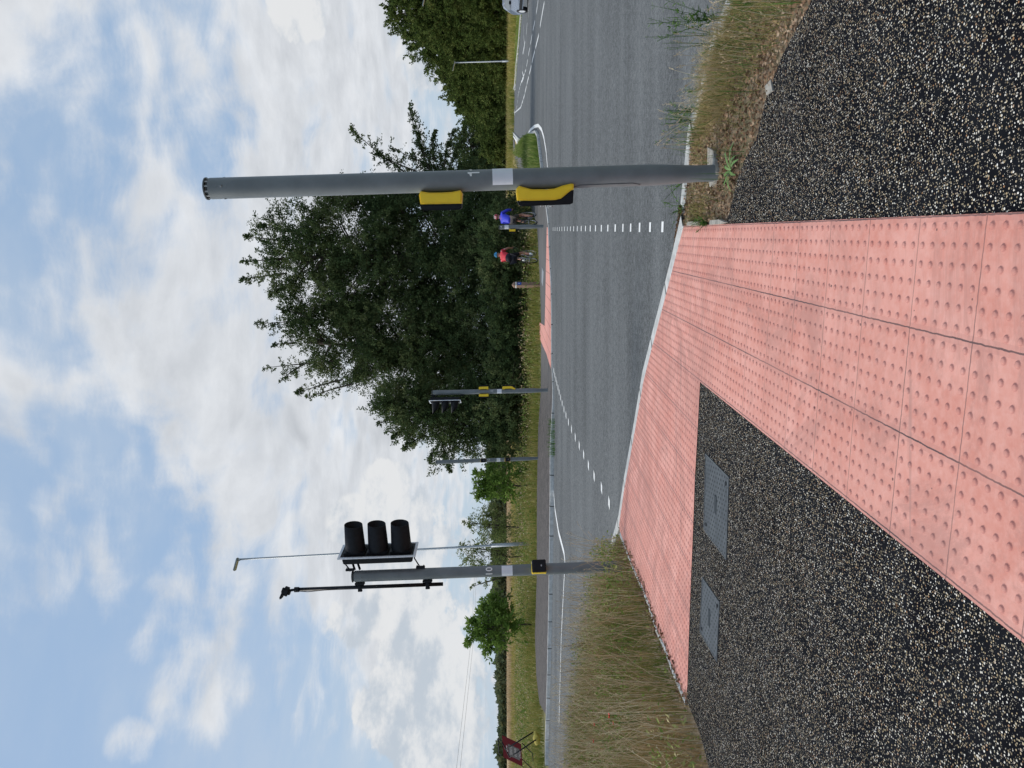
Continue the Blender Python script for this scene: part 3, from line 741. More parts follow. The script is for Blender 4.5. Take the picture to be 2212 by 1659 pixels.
# =================================================================== SIGNAL POLES
PR = .0765
def arc_place(r, z, yaw=-90):
    """put flat (x right, y up) on the cylinder facing direction yaw (deg, 0 = +x, -90 = towards the camera)"""
    def f(x, y):
        a = R(yaw) + x / r
        return Vector((r * math.cos(a), r * math.sin(a), z + y))
    return f
def button_box(par, z, yaw, kind):
    root_rot = Matrix.Rotation(R(yaw), 4, 'Z')
    if kind == 'upper':
        yel = [(.066, .145), (.092, .157), (.158, .150), (.162, -.150), (.090, -.157), (.068, -.145), (.078, -.08), (.080, 0), (.078, .08)]
        blk = [(.1625, .150), (.190, .142), (.203, .12), (.205, -.13), (.195, -.147), (.1625, -.151)]
    else:
        yel = [(.050, .188), (.066, .207), (.095, .210), (.152, .203), (.157, .10), (.157, -.07), (.148, -.115), (.110, -.165), (.092, -.19), (.088, -.208), (.048, -.208), (.045, -.19), (.056, -.13), (.076, -.07), (.080, 0), (.076, .10)]
        blk = [(.158, .202), (.184, .192), (.194, .17), (.192, -.18), (.182, -.202), (.089, -.209), (.093, -.19), (.111, -.165), (.149, -.115), (.158, -.07)]
    out = []
    for nm, pr, mt in (('housing', yel, M_YEL), ('front', blk, M_BLACK)):
        bm = bmesh.new(); wv = .085 if nm == 'housing' else .083
        add_prism(bm, [(a, b) for a, b in pr], -wv, wv, .010)
        bmesh.ops.translate(bm, verts=bm.verts[:], vec=(0, 0, z)); bmesh.ops.transform(bm, matrix=root_rot, verts=bm.verts[:])
        out.append((nm, bm, mt))
    h = obj('push_button_unit', out[0][1], M_YEL, par); f = obj('front', out[1][1], M_BLACK, h)
    for i in range(3):
        bm = bmesh.new(); add_box(bm, (.1975, 0, z + .03 - i * .02), (.012, .07 - .01 * i, .004))
        bmesh.ops.transform(bm, matrix=root_rot, verts=bm.verts[:]); obj('text_line', bm, M_GREYM, h)
    bm = bmesh.new(); add_lathe(bm, [(.016, 0), (.014, .006), (.001, .006)], Matrix.Translation((.1985, 0, z - .05)) @ Matrix.Rotation(R(90), 4, 'Y'), 12)
    bmesh.ops.transform(bm, matrix=root_rot, verts=bm.verts[:]); obj('button', bm, M_GREYM, h)
    return h
def signal_pole(loc, height, label, lean=2.0, number='', numx=0.0, numyaw=-90, nz=1.62, pz=1.42, plate_yaw=-96, boxes=(), bolts=True, plate=True, taper=True, scale=1.0, ribs=False):
    root = empty('signal_pole', loc, label, 'signal pole', 'grey signal poles around the crossing', ry=-R(lean))
    bm = bmesh.new(); a = .06 if taper else PR
    add_lathe(bm, [(a, -.1), (a, .12), (a + .002, .18), (PR - .002, .42), (PR, .5), (PR, height - .035)], None, 28, False)
    obj('post', bm, M_POLE, root, True)
    bm = bmesh.new(); add_lathe(bm, [(PR - .012, height - .05), (PR - .012, height - .012), (PR + .004, height - .012), (PR + .004, height - .002), (PR - .01, height + .004), (.001, height + .006)], None, 24)
    c = obj('cap', bm, M_POLED, root)
    for k in range(12 if ribs else 0):
        bm = bmesh.new(); an = 2 * math.pi * k / 12; add_box(bm, (math.cos(an) * (PR - .006), math.sin(an) * (PR - .006), height - .024), (.008, .012, .024), Matrix.Rotation(an, 3, 'Z'))
        obj('cap_rib', bm, M_GREYM, c)
    if bolts:
        for (z, r_) in ((height - .10, .0045), (height - .135, .0105), (height - .17, .0045), (height - .98, .0045), (height - 1.05, .0045)):
            for yaw in (-92, 0, 180):
                bm = bmesh.new(); M = Matrix.Rotation(R(yaw), 4, 'Z') @ Matrix.Translation((PR - .001, 0, z)) @ Matrix.Rotation(R(90), 4, 'Y')
                add_lathe(bm, [(r_, 0), (r_ * .85, r_ * .35), (r_ * .4, r_ * .5), (.0002, r_ * .52)], M, 12); obj('bolt', bm, M_POLE, root, True)
    if plate:
        bm = bmesh.new(); n = 12; w = .158; hh = .074; f = arc_place(PR + .0025, pz, plate_yaw); f2 = arc_place(PR + .0005, pz, plate_yaw)
        vs = [[bm.verts.new(ff(-w / 2 + w * i / n, s)) for i in range(n + 1)] for ff, s in ((f2, -hh), (f, -hh), (f, hh), (f2, hh))]
        for r0, r1 in zip(vs, vs[1:]):
            for i in range(n): bm.faces.new((r0[i], r0[i + 1], r1[i + 1], r1[i]))
        obj('blank_plate', bm, M_WHITEP, root)
    if number: text_mesh(number, .125 * scale, M_WHITE, root, 'number', (lambda fn: (lambda x, y: fn(x + numx, y)))(arc_place(PR + .0015, nz, numyaw)), 1.05)
    for (z, yaw, kind) in boxes: button_box(root, z, yaw, kind)
    return root
def visor(bm, c, M, rad, ltop, lbot, th=.006, seg=26):
    """tube opening along local +x; slanted end: long at the top, short underneath"""
    rows = []
    for (rr) in (rad, rad - th):
        base = []; tip = []
        for k in range(seg):
            a = 2 * math.pi * k / seg; cy, cz = math.cos(a), math.sin(a); l = lbot + (ltop - lbot) * (.5 + .5 * cz)
            base.append(bm.verts.new(M @ (Vector((0, rr * cy * 1.05, rr * cz * 1.05)) + c))); tip.append(bm.verts.new(M @ (Vector((l, rr * cy * .93, rr * cz * .93)) + c)))
        rows += [base, tip]
    for k in range(seg):
        j = (k + 1) % seg
        bm.faces.new((rows[0][k], rows[0][j], rows[1][j], rows[1][k])); bm.faces.new((rows[3][k], rows[3][j], rows[2][j], rows[2][k]))
        bm.faces.new((rows[1][k], rows[1][j], rows[3][j], rows[3][k]))
def signal_head(par, zc, off, yaw, rad=.125, hh=1.04, ltop=.37, lbot=.34, bw=.42, side=1):
    """three-lamp signal head; off = distance from the pole, yaw = direction it looks"""
    M = Matrix.Translation((off * side, 0, zc)) @ Matrix.Rotation(R(yaw), 4, 'Z')
    bm = bmesh.new(); add_box(bm, (-.06, 0, 0), (.11, .30, hh * .9), None, .012)
    bmesh.ops.transform(bm, matrix=M, verts=bm.verts[:]); head = obj('signal_head', bm, M_BLACKM, par)
    bm = bmesh.new(); add_box(bm, (0, 0, 0), (.012, bw, hh), None, .004, 1); bmesh.ops.transform(bm, matrix=M, verts=bm.verts[:]); obj('backing_board', bm, M_BLACKM, head)
    bm = bmesh.new()
    for (c, s) in (((0.0025, 0, hh / 2 - .014), (.0165, bw + .004, .032)), ((.0025, 0, -hh / 2 + .014), (.0165, bw + .004, .032)), ((.0025, bw / 2 - .014, 0), (.016, .032, hh - .062)), ((.0025, -bw / 2 + .014, 0), (.016, .032, hh - .062))): add_box(bm, c, s)
    bmesh.ops.transform(bm, matrix=M, verts=bm.verts[:]); obj('white_border', bm, M_WHITEP, head)
    for i in (-1, 0, 1):
        z = i * hh * .30
        bm = bmesh.new(); add_box(bm, (.025, 0, z), (.036, .27, hh * .275), None, .01); bmesh.ops.transform(bm, matrix=M, verts=bm.verts[:]); obj('lamp_door', bm, M_BLACK, head)
        bm = bmesh.new(); visor(bm, Vector((.035, 0, z)), M, rad, ltop, lbot); obj('visor', bm, M_BLACKM, head, True)
        bm = bmesh.new(); add_lathe(bm, [(rad * .85, .04), (rad * .6, .055), (.001, .062)], M @ Matrix.Translation((0, 0, z)) @ Matrix.Rotation(R(90), 4, 'Y'), 20); obj('lens', bm, M_BLACK, head, True)
    # brackets to the pole
    for z, zz in ((hh * .47, hh * .38), (-hh * .47, -hh * .54)):
        bm = bmesh.new()
        add_tube(bm, [M @ Vector((-.05, 0, z)), M @ Vector((-.13, 0, z + .01)), Vector((side * PR * 1.3, 0, zc + zz + .01)), Vector((side * PR * .9, 0, zc + zz))], .009, 8)
        add_box(bm, (side * (PR + .016), 0, zc + zz), (.03, .06, .12), None, .005)
        for s in (-1, 1): add_box(bm, (side * (PR + .030), 0, zc + zz + s * .045), (.03, .015, .012))
        obj('bracket', bm, M_BLACK, head)
    for k in (0, 1):
        bm = bmesh.new()
        add_tube(bm, [M @ Vector((-.11, .03 * k, hh * .38 - .07 * k)), M @ Vector((-.17, .02, hh * .36 - .07 * k)), Vector((side * PR * 1.2, 0, zc + hh * .32 - .07 * k))], .016, 8)
        obj('cable_gland', bm, M_BLACK, head)
    return head

b = G(1545, 374); NEARP = Vector((b.x, b.y, b.z))
np_ = signal_pole(NEARP, 3.73, 'grey pole nearest the camera with two yellow push-button boxes on its left side', 1.95, '', 0, -42, 1.80, 1.565, -75, ribs=True,
            boxes=((2.02, 167, 'upper'), (1.26, 167, 'lower')))
for off in (0.0, .058):
    f = arc_place(PR + .002, 1.775, -60); bm = bmesh.new()
    for poly in ([(-.0065, -.043), (.0065, -.043), (.0065, .043), (-.0065, .043)], [(-.0066, .043), (-.011, .033), (-.018, .028), (-.030, .026), (-.030, .013), (-.0066, .013)]):
        bm.faces.new([bm.verts.new(f(a + off, c)) for a, c in poly])
    obj('number', bm, M_WHITE, np_)
bm = bmesh.new(); add_tube(bm, [arc_place(PR + .002, 1.05, -168)(0, 0), arc_place(PR + .002, 1.0, -150)(0, 0), arc_place(PR + .002, .62, -148)(0, 0), arc_place(PR + .002, .56, -160)(0, 0)], .0022, 6); obj('door_seam', bm, M_POLED, np_, True)

b = P(1347, 1223, 10.5); b.z = zg(10.5)
p10 = signal_pole(b, 3.70, 'grey pole numbered 10 standing in the tall dry grass with a three-lamp head', 2.0, '10', 0, -79, 1.83, 1.59, -77, boxes=((1.16, -62, 'upper'),), taper=False)
for o in list(p10.children):
    if o.name.startswith('push_button_unit'):
        for q in [o] + list(o.children):
            for v in q.data.vertices: v.co.z = 1.16 + (v.co.z - 1.16) * .64
signal_head(p10, 3.33, .335, -14, rad=.131, hh=1.04, ltop=.37, lbot=.355)
# detector pole beside number 10
det = p10
ap = bmesh.new(); add_tube(ap, [(-.150, 0, 2.47), (-.150, 0, 4.43)], .026, 12); mast = obj('detector_mast', ap, M_BLACK, p10, True)
for z in (3.60, 2.68):
    bm = bmesh.new(); add_box(bm, (-.11, 0, z), (.08, .05, .05), None, .006); add_box(bm, (-.10, 0, z), (.03, .08, .13), None, .005); add_box(bm, (-.150, 0, z), (.075, .075, .05), None, .01); add_box(bm, (-.196, 0, z), (.03, .03, .06), None, .004)
    obj('clamp', bm, M_BLACK, p10)
bm = bmesh.new(); add_tube(bm, [(-.150, 0, 4.43), (-.150, 0, 4.49)], .036, 12); add_tube(bm, [(-.150, 0, 4.48), (-.157, 0, 4.55)], .018, 8)
add_box(bm, (-.165, -.01, 4.60), (.12, .11, .12), Matrix.Rotation(R(22), 3, 'Y'), .03, 3); add_box(bm, (-.19, -.01, 4.645), (.15, .12, .03), Matrix.Rotation(R(25), 3, 'Y'), .01)
obj('detector_camera', bm, M_BLACK, p10)
bm = bmesh.new(); add_tube(bm, [(-.150, -.03, 4.49), (-.157, -.05, 4.45), (-.175, -.04, 4.3), (-.165, -.03, 4.1), (-.155, -.03, 3.9)], .005, 6); obj('cable', bm, M_BLACK, mast, True)

b = G(1180, 843, .05)
pf1 = signal_pole(b, 3.72, 'far grey pole in front of the big dark trees with a left-facing three-lamp head', 1.2, '1', -.0, -80, 1.77, 1.53, -90,
                  boxes=((2.04, 2, 'upper'), (2.04, 178, 'upper'), (1.22, 2, 'lower')))
signal_head(pf1, 3.30, .30, 180 + 14, rad=.115, hh=1.02, ltop=.36, lbot=.12, side=-1)
b = G(1162, 990, .08)
p12 = signal_pole(b, 4.0, 'far grey pole numbered 12 with two small black boxes and no lamps', 2.1, '12', 0, -82, 1.93, 1.55, -90, boxes=((2.15, -84, 'upper'), (1.2, -84, 'upper')))
for o in list(p12.children):
    if o.name.startswith('push_button_unit'):
        z0 = 2.15 if max(v.co.z for v in o.data.vertices) > 1.7 else 1.2
        for q in [o] + list(o.children):
            for v in q.data.vertices: v.co.z = z0 + (v.co.z - z0) * .66
bm = bmesh.new(); f = arc_place(PR + .004, 1.58, -92); bm.faces.new([bm.verts.new(f(a, c)) for a, c in ((-.02, -.025), (.02, -.025), (.02, .025), (-.02, .025))]); obj('yellow_sticker', bm, M_YEL, p12)
b = G(1173.5, 489)
p4 = signal_pole(b, 1.60, 'short grey post numbered 4 with one yellow box beside the cyclist in blue', 1.5, '4', 0.0, -90, 1.52, 1.33, -92, boxes=(), bolts=False, scale=.75)
button_box(p4, 1.14, 172, 'upper')
for o in list(p4.children):
    if o.name.startswith('push_button_unit'):
        for q in [o] + list(o.children):
            for v in q.data.vertices: v.co.z = 1.12 + (v.co.z - 1.14) * .7

# lamp columns
def lamp(loc, h, r0, r1, hb, label, lean, head_dir, headlen=.55, mt=M_GALV):
    root = empty('street_lamp', loc, label, 'street lamp', 'lamp columns along the road', ry=-R(lean))
    tube('lower_column', [(0, 0, -.3), (0, 0, hb)], r0, mt, root, 14); tube('upper_column', [(0, 0, hb - .02), (0, 0, hb + .03), (0, 0, h)], [r0, r1, r1 * .8], mt, root, 12)
    bm = bmesh.new(); M = Matrix.Translation((0, 0, h)) @ Matrix.Rotation(head_dir, 4, 'Z') @ Matrix.Rotation(R(-14), 4, 'Y')
    add_box(bm, (headlen * .38, 0, .05), (headlen, .30, .07), None, .03, 3); add_tube(bm, [(0, 0, -.08), (0, 0, .05)], r1 * 1.1, 10)
    bmesh.ops.transform(bm, matrix=M, verts=bm.verts[:]); hd = obj('lamp_head', bm, mt, root)
    bm = bmesh.new(); add_box(bm, (headlen * .45, 0, .010), (headlen * .7, .24, .012)); bmesh.ops.transform(bm, matrix=M, verts=bm.verts[:]); obj('lamp_glass', bm, plain('lamp_glass', (.45, .42, .30), .3), hd)
    return root
b = P(1152, 1173.5, 36.5); b.z = 0
lamp(b, 13.95, .088, .055, 2.0, 'tall galvanised lamp column behind the pole numbered 10', 3.0, R(195), .62)
b = G(1109, 131.5)
lamp(b, (1109 - 983) / F_PX * b.y, .13, .085, 1.5, 'distant thin lamp column before the right-hand wood', 2.0, R(185), 1.3)
b = P(1150, 482, 48); b.z = 0
tag(tube('marker_post', [(0, 0, -.1), (-.03, 0, 3.0)], .085, M_GALV, None, 10), 'thin grey post half hidden in dark leaves behind the blue cyclist', 'post').location = b
b = P(1090, -14, 62); b.z = 0
lamp(b, 7.66, .09, .06, 1.5, 'white lamp head poking in at the right frame edge before the wood', 2.0, R(180), .9)

# timber bollard
b = G(1164, 615.5, 0); br = empty('bollard', b, 'short brown wooden post with white band and small blue sign', 'bollard', rz=R(28))
bm = bmesh.new(); w = .085
vs = [[bm.verts.new((sx * w, sy * w, z)) for sx, sy in ((-1, -1), (1, -1), (1, 1), (-1, 1))] for z in (-.1, 1.02)]; tp = bm.verts.new((0, 0, 1.10))
for i in range(4): j = (i + 1) % 4; bm.faces.new((vs[0][i], vs[0][j], vs[1][j], vs[1][i])); bm.faces.new((vs[1][i], vs[1][j], tp))
obj('post', bm, plain('brown_timber', (.26, .165, .115), .8, var=.15, scale=12), br)
bm = bmesh.new(); add_box(bm, (0, 0, .93), (.176, .176, .045)); obj('white_band', bm, M_WHITE, br)
bm = bmesh.new(); add_box(bm, (.0, 0, .0), (.006, .13, .16)); bmesh.ops.translate(bm, verts=bm.verts[:], vec=(.091, 0, .79)); bmesh.ops.rotate(bm, verts=bm.verts[:], matrix=Matrix.Rotation(R(-90), 3, 'Z')); sg = obj('blue_sign', bm, plain('sign_blue', (.02, .09, .42), .5, var=.05), br)
text_mesh('4', .10, M_WHITE, sg, 'number', lambda x, y: Vector((x, -.0955, .80 + y)))

# =================================================================== ROAD CLOSED SIGN (upside down, on a frame)
pc = P(1106.5, 1622, 27.5)   # centre of the panel
wv_ = Vector((-1.10, .60, -.065)); hv_ = Vector((-.158, -.36, -.68)); hv_ -= wv_ * (hv_.dot(wv_) / wv_.dot(wv_))
wn, hn = wv_.normalized(), hv_.normalized(); nn_ = wn.cross(hn)
if nn_.y > 0: nn_ = -nn_
SW, SH = .62, .39
base = Vector((pc.x, pc.y, zg(pc.y)))
rs = empty('road_sign', base, 'dark red road closed sign mounted upside down on a black leg frame', 'road sign')
def sp(u, v, o=0.0): return pc - base + wn * u + hn * v + nn_ * o
def quad(name, u0, u1, v0, v1, o, th, mt, par):
    bm = bmesh.new(); M = Matrix((wn, hn, nn_)).transposed(); add_box(bm, sp((u0 + u1) / 2, (v0 + v1) / 2, o), (u1 - u0, v1 - v0, th), M); return obj(name, bm, mt, par)
M_SRED = plain('sign_red', (.065, .005, .009), .9, var=.1, spec=.05)
M_SWH = plain('sign_white', (.30, .28, .28), .9, spec=.05)
pn = quad('panel', -SW, SW, -SH, SH, 0, .006, M_SRED, rs)
quad('black_field', -.30, .34, -.16, .30, .0045, .002, M_BLACKM, pn)
# text is upside down: its right runs to -(picture right)
def tp_(cx, cy):
    return lambda x, y: sp(cx + x * (1 if wn.x < 0 else -1), cy + y, .0068)
for s_, cy in (('ROAD', .31), ('AHEAD', .13), ('CLOSED', -.05)): text_mesh(s_, .125, M_SWH, pn, 'lettering', tp_(0.0, cy), 1.2)
bm = bmesh.new()
for pts in ([(-.16, -.24), (.10, -.24), (.10, -.20), (-.16, -.20)], [(.10, -.155), (.10, -.285), (.20, -.22)]): bm.faces.new([bm.verts.new(sp(-a if False else a, c, .0068)) for a, c in pts])
obj('arrow', bm, M_SWH, pn)
M_FR = M_BLACK
def leg(a, bb, nm='leg', r=.018): return tube(nm, [a, bb], r, M_FR, rs, 8)
gz = zg(pc.y) - base.z
tl, tr_, bl, brr = sp(-SW * .55, -SH), sp(SW * .55, -SH), sp(-SW * .55, SH), sp(SW * .55, SH)
q = lambda x, y, d: P(x, y, d) - base
leg(q(1093, 1618, 26.85), q(1152, 1581.5, 26.8), r=.024); leg(q(1101, 1636, 26.85), q(1158, 1598, 26.8), r=.024); leg(q(1084, 1602, 26.9), q(1101, 1636, 26.85), 'cross_bar')
leg(q(1128, 1606, 27.9), q(1150, 1627, 28.6)); leg(q(1150, 1627, 28.6), q(1152, 1650, 28.6), 'cross_bar'); leg(q(1128, 1640, 27.9), q(1153, 1664, 28.6))
leg(q(1076.5, 1596, 27.7), q(1077.5, 1625, 27.7), 'cross_bar'); leg(q(1076.5, 1596, 27.7), q(1083, 1600, 27.6), 'cross_bar'); leg(q(1077.5, 1625, 27.7), q(1083, 1632, 27.6), 'cross_bar')
b = P(1159, 1595, 27.0)
bm = bmesh.new(); bmesh.ops.create_icosphere(bm, subdivisions=3, radius=1)
for v in bm.verts:
    n_ = .12 * math.sin(v.co.x * 7 + v.co.z * 3) + .08 * math.sin(v.co.y * 9)
    v.co = Vector((v.co.x * .21, v.co.y * .17, v.co.z * .12)) * (1 + n_); v.co.x += v.co.z * .4
sb = tag(obj('sandbag', bm, plain('yellow_bag', (.52, .42, .09), .8, var=.3, scale=10, bump=.5), None, True), 'yellow sandbag slung on the leg of the road closed sign', 'sandbag'); sb.location = b
# overhead wires
for k in range(2):
    pts = [P(1047 + k * 2, 1082, 300), P(1024 + k * 4, 1261, 210), P(1019 + k * 5, 1371, 150), P(986 + k * 8, 1660, 100), P(960 + k * 10, 1900, 80)]
    tag(tube('overhead_wire', pts, .022, M_GREYM, None, 6), 'thin overhead wire low in the left sky, %s of the pair' % ('upper' if k == 0 else 'lower'), 'wire', 'overhead wires across the field')
# rail by the far path
rb = P(1091, 304, 150); 
root = empty('barrier', G(1096, 303), 'low grey slatted barrier at the far end of the path', 'barrier')
for i in range(5):
    bm = bmesh.new(); add_box(bm, (0, 0, .25 + i * .28), (.9, .1, .09)); bmesh.ops.scale(bm, verts=bm.verts[:], vec=(4.2, 1, 1)); obj('rail', bm, M_GALV, root)
for s in (-1.8, 0, 1.8):
    bm = bmesh.new(); add_box(bm, (s, .06, .7), (.12, .1, 1.5)); obj('post', bm, M_GALV, root)

# =================================================================== CAR at the right edge
def car(loc, yaw, label):
    root = empty('car', loc, label, 'car', rz=yaw)
    Mb = plain('blue_grey_paint', (.23, .28, .37), .25, .3, var=.05); Mg = plain('car_glass', (.10, .13, .15), .08); Md = plain('dark_trim', (.02, .022, .026), .5)
    prof = [(-2.0, .45), (-1.98, .85), (-1.75, 1.0), (-1.35, 1.42), (-.6, 1.50), (.35, 1.45), (1.05, 1.02), (1.85, .88), (2.02, .66), (2.02, .38), (1.7, .28), (-1.75, .28)]
    secs = [(-.84, .90), (-.80, 1.0), (0, 1.02), (.80, 1.0), (.84, .90)]
    bm = bmesh.new(); rings = []
    for (yy, sc) in secs: rings.append([bm.verts.new((x * (1 if abs(yy) < .82 else .985), yy * (1 if z < 1.02 else .80), .28 + (z - .28) * (1 if abs(yy) < .82 or z > 1.0 else .985))) for x, z in prof])
    for a, b2 in zip(rings, rings[1:]):
        for i in range(len(prof)): j = (i + 1) % len(prof); bm.faces.new((a[i], a[j], b2[j], b2[i]))
    bm.faces.new(rings[0][::-1]); bm.faces.new(rings[-1]); bmesh.ops.recalc_face_normals(bm, faces=bm.faces[:])
    body = obj('body', bm, Mb, root)
    for s in (-1, 1):
        bm = bmesh.new(); y = s * .80
        pts = [(-1.15, 1.06, .845), (-1.2, 1.30, .72), (-.5, 1.42, .68), (.25, 1.38, .69), (.85, 1.06, .845)]
        f = bm.faces.new([bm.verts.new((a, s * w * .995 + s * .004, z)) for a, z, w in pts]); obj('side_window', bm, Mg, root)
        bm = bmesh.new(); add_box(bm, (-.05, s * .845, .42), (2.2, .02, .16)); obj('sill', bm, Md, root)
        for x in (-1.25, 1.28):
            bm = bmesh.new(); M = Matrix.Translation((x, s * .76, .32)) @ Matrix.Rotation(R(90), 4, 'X'); add_lathe(bm, [(.20, -.1), (.32, -.1), (.335, -.06), (.335, .06), (.32, .1), (.20, .1)], M, 24); w_ = obj('wheel', bm, Md, root, True)
            bm = bmesh.new(); add_lathe(bm, [(.21, s * -.085), (.19, s * -.10), (.05, s * -.10), (.001, s * -.10)], M, 20); obj('rim', bm, M_WHITEP, w_)
        bm = bmesh.new(); add_box(bm, (.62, s * .95, 1.06), (.12, .2, .13), None, .03); obj('mirror', bm, Md, root)
        bm = bmesh.new(); add_box(bm, (1.93, s * .62, .74), (.14, .3, .12), None, .03); obj('headlight', bm, M_WHITE, root)
    bm = bmesh.new(); bm.faces.new([bm.verts.new(v) for v in ((.40, -.60, 1.45), (.40, .60, 1.45), (1.02, .70, 1.06), (1.02, -.70, 1.06))])
    bmesh.ops.translate(bm, verts=bm.verts[:], vec=(.02, 0, .012)); obj('windscreen', bm, Mg, root)
    bm = bmesh.new(); add_box(bm, (2.02, 0, .45), (.03, 1.1, .2), None, .01); obj('grille', bm, Md, root)
    return root
b = G(1140, -24); car(Vector((b.x, b.y, b.z - .03)), R(-99), 'blue-grey car cut off by the right edge of the photo')

# =================================================================== PEOPLE AND BICYCLES
def skin_mesh(name, pts, edges, rads, mt, parent, sub=2, root=0):
    me = bpy.data.meshes.new(name); me.from_pydata([Vector(p) for p in pts], edges, []); o = bpy.data.objects.new(name, me); COL.objects.link(o)
    sk = o.modifiers.new('Skin', 'SKIN'); sk.use_smooth_shade = True
    if not me.skin_vertices: 
        with bpy.context.temp_override(object=o): bpy.ops.mesh.customdata_skin_add()
    for i, r in enumerate(rads):
        me.skin_vertices[0].data[i].radius = (r, r) if isinstance(r, (int, float)) else r
        me.skin_vertices[0].data[i].use_root = (i == root)
    su = o.modifiers.new('Sub', 'SUBSURF'); su.levels = sub; su.render_levels = sub
    dg = bpy.context.evaluated_depsgraph_get(); dg.update()
    m2 = bpy.data.meshes.new_from_object(o.evaluated_get(dg)); bpy.data.objects.remove(o); m2.name = name
    m2.materials.clear(); m2.materials.append(mt)
    for p in m2.polygons: p.use_smooth = True
    return link(bpy.data.objects.new(name, m2), parent)
M_SKIN = plain('skin', (.42, .20, .14), .6, var=.08)
M_TYRE = plain('tyre_rubber', (.012, .012, .013), .7); M_RIM = plain('rim_alloy', (.30, .31, .33), .35, .6)
def bicycle(loc, yaw, label, fcol):
    root = empty('bicycle', loc, label, 'bicycle', 'bicycles ridden along the far path', rz=yaw)
    M_F = plain('frame_' + ('dark' if fcol[0] < .1 else 'light'), fcol, .35, .2)
    for yy in (-.50, .50):
        M = Matrix.Translation((0, yy, .34)) @ Matrix.Rotation(R(90), 4, 'Y')
        bm = bmesh.new()
        prof = [(.322 + .019 * math.cos(a), .019 * math.sin(a)) for a in [k * math.pi / 4 for k in range(9)]]
        add_lathe(bm, prof, M, 36); w = obj('wheel', bm, M_TYRE, root, True)
        bm = bmesh.new(); add_lathe(bm, [(.304, -.012), (.290, -.010), (.284, 0), (.290, .010), (.304, .012)], M, 36); obj('rim', bm, M_RIM, w, True)
        bm = bmesh.new()
        for k in range(14):
            a = 2 * math.pi * k / 14; add_tube(bm, [M @ Vector((.02 * math.cos(a), .02 * math.sin(a), .02 * (-1) ** k)), M @ Vector((.295 * math.cos(a + .2), .295 * math.sin(a + .2), 0))], .0016, 4, False)
        add_tube(bm, [M @ Vector((0, 0, -.05)), M @ Vector((0, 0, .05))], .018, 8); obj('spokes', bm, M_RIM, w)
    bm = bmesh.new(); bb = (0, -.06, .28); st = (0, -.20, .80); ht = (0, .33, .86); hb = (0, .37, .72); ra = (0, -.5, .34)
    for a, c, r_ in ((bb, st, .016), (st, ht, .016), (hb, bb, .019), (ht, hb, .02)): add_tube(bm, [a, c], r_, 8)
    for s in (-.045, .045): add_tube(bm, [(s * .5, -.06, .28), (s, -.5, .34)], .010, 6); add_tube(bm, [(s * .4, -.2, .80), (s, -.5, .34)], .009, 6)
    add_tube(bm, [(0, -.20, .80), (0, -.235, .93)], .013, 8); obj('frame', bm, M_F, root, True)
    bm = bmesh.new()
    for s in (-.05, .05): add_tube(bm, [(s * .4, .37, .72), (s, .40, .6), (s, .5, .34)], .011, 6)
    obj('fork', bm, M_F, root, True)
    bm = bmesh.new(); add_tube(bm, [(0, .33, .86), (0, .315, .93), (0, .39, .96)], .014, 8)
    for s in (-1, 1): add_tube(bm, [(0, .39, .96), (s * .2, .39, .96), (s * .21, .47, .96), (s * .21, .50, .90), (s * .21, .45, .84), (s * .21, .38, .84)], .013, 8)
    obj('handlebar', bm, M_BLACK, root, True)
    bm = bmesh.new(); add_prism(bm, [(-.07, -.02), (.07, -.02), (.075, .02), (-.075, .02)], -.37, -.24, .01); add_prism(bm, [(-.03, -.02), (.03, -.02), (.025, .015), (-.025, .015)], -.24, -.10, .01); bmesh.ops.translate(bm, verts=bm.verts[:], vec=(0, 0, .945)); obj('saddle', bm, M_BLACK, root)
    bm = bmesh.new(); M = Matrix.Translation((.035, -.06, .28)) @ Matrix.Rotation(R(90), 4, 'Y'); add_lathe(bm, [(.10, 0), (.10, .006), (.02, .008), (.001, .008)], M, 24)
    add_tube(bm, [(.05, -.06, .28), (.07, -.05, .115)], .011, 6); add_tube(bm, [(-.05, -.06, .28), (-.07, -.07, .445)], .011, 6)
    add_box(bm, (.12, -.05, .11), (.09, .07, .02)); add_box(bm, (-.12, -.07, .45), (.09, .07, .02)); obj('crank', bm, M_RIM, root)
    return root
